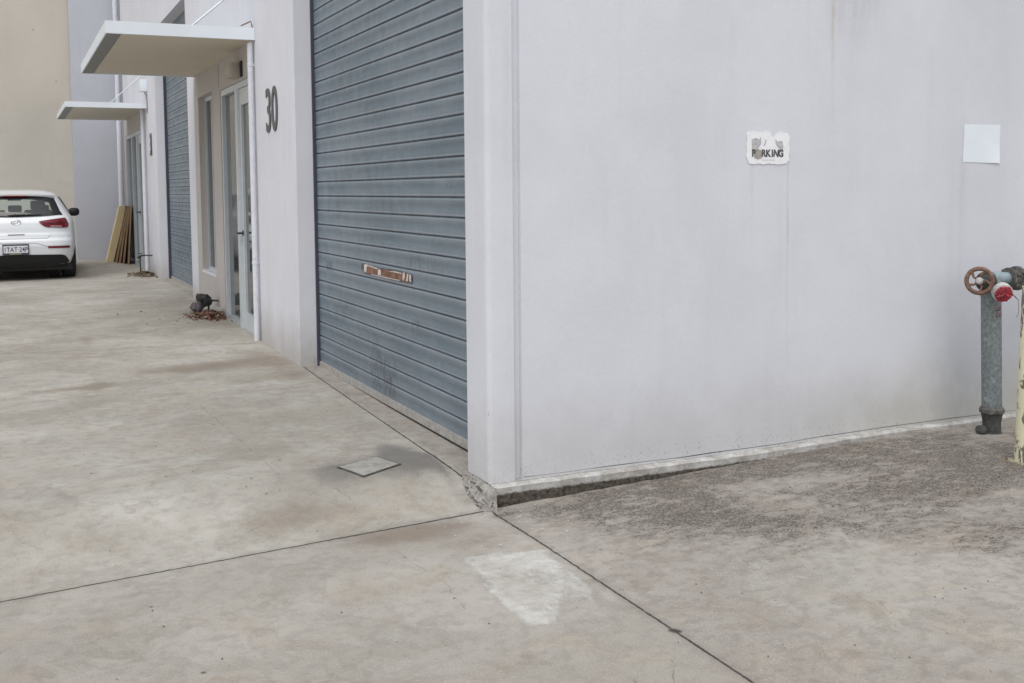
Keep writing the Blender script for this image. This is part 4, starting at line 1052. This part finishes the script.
    addstrip(bm, lambda i, j: UV(2*i-1, .0+.07*j), 30, 2, .013); addstrip(bm, lambda i, j: UV(2*i-1, .84+.16*j), 30, 2, .013)
    addstrip(bm, lambda i, j: UV(.82+.18*i, .07+.77*j), 4, 6, .013); addstrip(bm, lambda i, j: UV(-1+.18*i, .07+.77*j), 4, 6, .013)
    cp('window_border', bm, blk, rw, 40)
    bm = bmesh.new(); tube(bm, [(-.10, sY(.1, 1.035)-.02, 1.035), (.0, sY(0, 1.04)-.03, 1.045), (.38, sY(.38, 1.05)-.02, 1.05)], [.014, .013, .006], 8); cp('wiper', bm, blk, t, 40)
    # windscreen and side glass
    patch(lambda i, j: ((2*i-1)*(.66-.05*j), 1.04+.30*j), 24, 6, .008, gl, 'windscreen', t, True)
    for s in (1, -1):
        bm = bmesh.new(); g = []
        for i in range(25):
            y = .62+i/24*2.15; g.append([])
            for j in range(6):
                z = 1.055+.275*j/5; yy = y+(.08-.16*(i/24))*j/5 + (.20*j/5 if i < 3 else 0); g[-1].append(bm.verts.new((s*(sX(yy, z)+.020), yy, z)))
        for a, b in zip(g, g[1:]):
            for j in range(5): bm.faces.new((a[j], b[j], b[j+1], a[j+1]))
        cp('side_window', bm, simple('tinted_side_glass', (.012, .014, .016), .08, var=.1), t, 40)
    # roof spoiler
    bm = bmesh.new(); rows = []
    for i in range(25):
        x = (2*i/24-1)*.585; e = abs(x)/.585; y0 = sY(x*.95, 1.33)-.055+.05*e**4
        rows.append([bm.verts.new(q) for q in ((x, y0+.30, 1.405-.02*e*e), (x, y0+.06, 1.389-.022*e*e), (x, y0, 1.376-.024*e*e), (x, y0+.008, 1.352-.026*e*e), (x, y0+.10, 1.350-.026*e*e), (x, y0+.30, 1.36))])
    for a, b in zip(rows, rows[1:]):
        for j in range(6): bm.faces.new((a[j], b[j], b[(j+1)%6], a[(j+1)%6]))
    bm.faces.new(rows[0]); bm.faces.new(rows[-1][::-1]); sp = cp('spoiler', bm, paint, t, 35)
    bm = bmesh.new(); y0 = sY(0, 1.33)-.05; box(bm, -.17, .17, y0-.004, y0+.05, 1.338, 1.3515); cp('high_brake_light', bm, simple('dark_red_lens', (.25, .01, .015), .25), sp)
    # tail lights
    red = simple('red_lens', (.15, .008, .016), .18, var=.3, scale=25); red2 = simple('dark_red_lens_band', (.09, .006, .012), .2, var=.2); clr = simple('clear_lens', (.40, .22, .23), .2, var=.2, scale=30)
    zl = lambda x: float(np.interp(x, [.337, .40, .45, .75, .775], [.925, .868, .850, .836, .86])); zh = lambda x: float(np.interp(x, [.337, .5, .725, .76, .775], [.945, .972, .998, .95, .90]))
    for s in (1, -1):
        tl = patch(lambda i, j: (s*(.337+.438*i), zl(.337+.438*i)+(zh(.337+.438*i)-zl(.337+.438*i))*j), 18, 5, .014, red, 'tail_light')
        patch(lambda i, j: (s*(.40+.33*i), zl(.40+.33*i)+.045+.03*i*j+.010*j+.028*i), 14, 2, .0175, red2, 'lens_band', tl)
        patch(lambda i, j: (s*(.50+.17*i), zl(.50+.17*i)+.008+.022*j), 10, 2, .018, clr, 'clear_lens', tl)
        patch(lambda i, j: (s*(.452+.327*i), .512+.006*(1-i)+(.034+.004*i)*j), 14, 2, .012, red, 'rear_reflector')
    # lower bumper trim
    zt = lambda x: float(np.interp(abs(x), [0, .66, .72, .80], [.425, .41, .385, .25]))
    patch(lambda i, j: ((2*i-1)*.80, .205+(zt((2*i-1)*.80)-.205)*j), 50, 6, .010, blk, 'lower_bumper')
    bm = boxes((-.82, .82, .35, 4.0, .15, .25)); cp('underbody', bm, M['black'], t)
    # seams, handle
    ln = simple('panel_gap', (.16, .18, .20), .5)
    bm = bmesh.new()
    addstrip(bm, lambda i, j: (-.45+.9*i, .672+.005*j), 30, 1, .004)
    for s in (1, -1):
        addstrip(bm, lambda i, j: (s*(.45+.05*i), .672+.055*i+.006*j), 8, 1, .004); addstrip(bm, lambda i, j: (s*(.25+.20*i), .602-.06*i**1.3+.006*j), 10, 1, .004)
    addstrip(bm, lambda i, j: (-.25+.5*i, .602+.006*j), 20, 1, .004)
    cp('panel_gaps', bm, ln, t)
    patch(lambda i, j: (-.12+.24*i, .733+.012*j), 8, 1, .006, blk, 'boot_handle')
    # plate
    y0 = min(sY(0, .45), sY(0, .58))-.012
    pl = cp('number_plate', boxes((-.205, .175, y0, y0+.012, .425, .592)), simple('plate_frame', (.05, .055, .07), .5), t)
    bm = boxes((-.19, .16, y0-.004, y0-.0005, .456, .568)); cp('plate_face', bm, simple('plate_white', (.72, .73, .76), .4, var=.03), pl)
    bm = xform(text_bm('1TAT\u00b724P', .105, .80, .0012, .001), facing_south(-.015, y0-.0065, .474)); cp('plate_text', bm, simple('plate_blue_black', (.05, .06, .13), .5), pl)
    bm = boxes((-.10, .06, y0-.0035, y0-.0005, .434, .448)); cp('plate_slogan', bm, simple('frame_print', (.35, .37, .2), .5), pl)
    # emblem
    chm = simple('chrome_emblem', (.55, .56, .58), .2, .9, var=.05); bm = bmesh.new(); yb = sY(0, .935)-.012
    ring = [Vector((.068*math.cos(a), yb, .935+.036*math.sin(a))) for a in [2*math.pi*k/28 for k in range(29)]]; tube(bm, ring, .006, 6)
    tube(bm, [(-.030, yb, .912), (-.018, yb, .958)], .0055, 6); tube(bm, [(.018, yb, .912), (.030, yb, .958)], .0055, 6); tube(bm, [(-.024, yb, .930), (.024, yb, .940)], .005, 6)
    cp('emblem', bm, chm, t, 40)
    # mirrors
    for s in (1, -1):
        bm = bmesh.new(); bmesh.ops.create_icosphere(bm, subdivisions=3, radius=1)
        for v in bm.verts:
            p = v.co; f = lambda q, e: math.copysign(abs(q)**e, q); v.co = Vector((s*.985+f(p.x, .75)*.095, 2.72+f(p.y, .8)*.07, 1.045+f(p.z, .75)*.075))
        tube(bm, [(s*.80, 2.76, 1.0), (s*.93, 2.74, 1.02)], [.03, .022], 8); cp('wing_mirror', bm, M['black'], t, 40)
    # wheels
    for y in (.78, 3.42):
        for s in (1, -1):
            bm = bmesh.new(); lathe(bm, (s*.68, y, .313), (s, 0, 0), [(-.01, .22), (-.01, .29), (.01, .308), (.03, .313), (.17, .313), (.192, .306), (.205, .28), (.205, .21)], 40)
            w_ = cp('wheel', bm, simple('tyre_rubber', (.022, .022, .023), .8, var=.2, scale=30), t, 40)
            bm = bmesh.new(); lathe(bm, (s*.68, y, .313), (s, 0, 0), [(.15, .212), (.195, .215), (.20, .195), (.165, .18), (.16, .06), (.185, .05), (.19, .01)], 30); cp('rim', bm, M['alu'], w_, 40)
            bm = bmesh.new(); lathe(bm, (s*.60, y, .31), (s, 0, 0), [(0, .10), (.05, .34), (.06, .345), (.07, .1)], 30)
    # arch liners + interior
    cp('interior', boxes((-.72, .72, .35, 3.0, .45, .93), (-.62, .62, 1.15, 1.35, .93, 1.07)), M['black'], t)
    seat = simple('seat_cloth', (.05, .055, .06), .85)
    for x in (-.42, .0, .42): cp('headrest', boxes((x-.105, x+.105, 1.20, 1.29, 1.075, 1.19), bev=.03), seat, t, 50)
    for x in (-.37, .37): cp('front_seat', boxes((x-.22, x+.22, 2.0, 2.12, .93, 1.10), (x-.12, x+.12, 2.03, 2.11, 1.10, 1.26), bev=.035), seat, t, 50)
    cp('rear_view_mirror', boxes((-.11, .11, 2.42, 2.45, 1.26, 1.33)), M['black'], t)
    # bake the boolean, drop the cutter
    dg = bpy.context.evaluated_depsgraph_get(); dg.update()
    me = bpy.data.meshes.new_from_object(body.evaluated_get(dg)); body.modifiers.clear(); body.data = me
    bpy.data.objects.remove(cu)
    for y in (.78, 3.42):
        for s in (1, -1):
            bm = bmesh.new(); lathe(bm, (s*.46, y, .315), (s, 0, 0), [(0, .34), (.18, .36)], 30); cp('arch_liner', bm, M['black'], t, 40)
car()
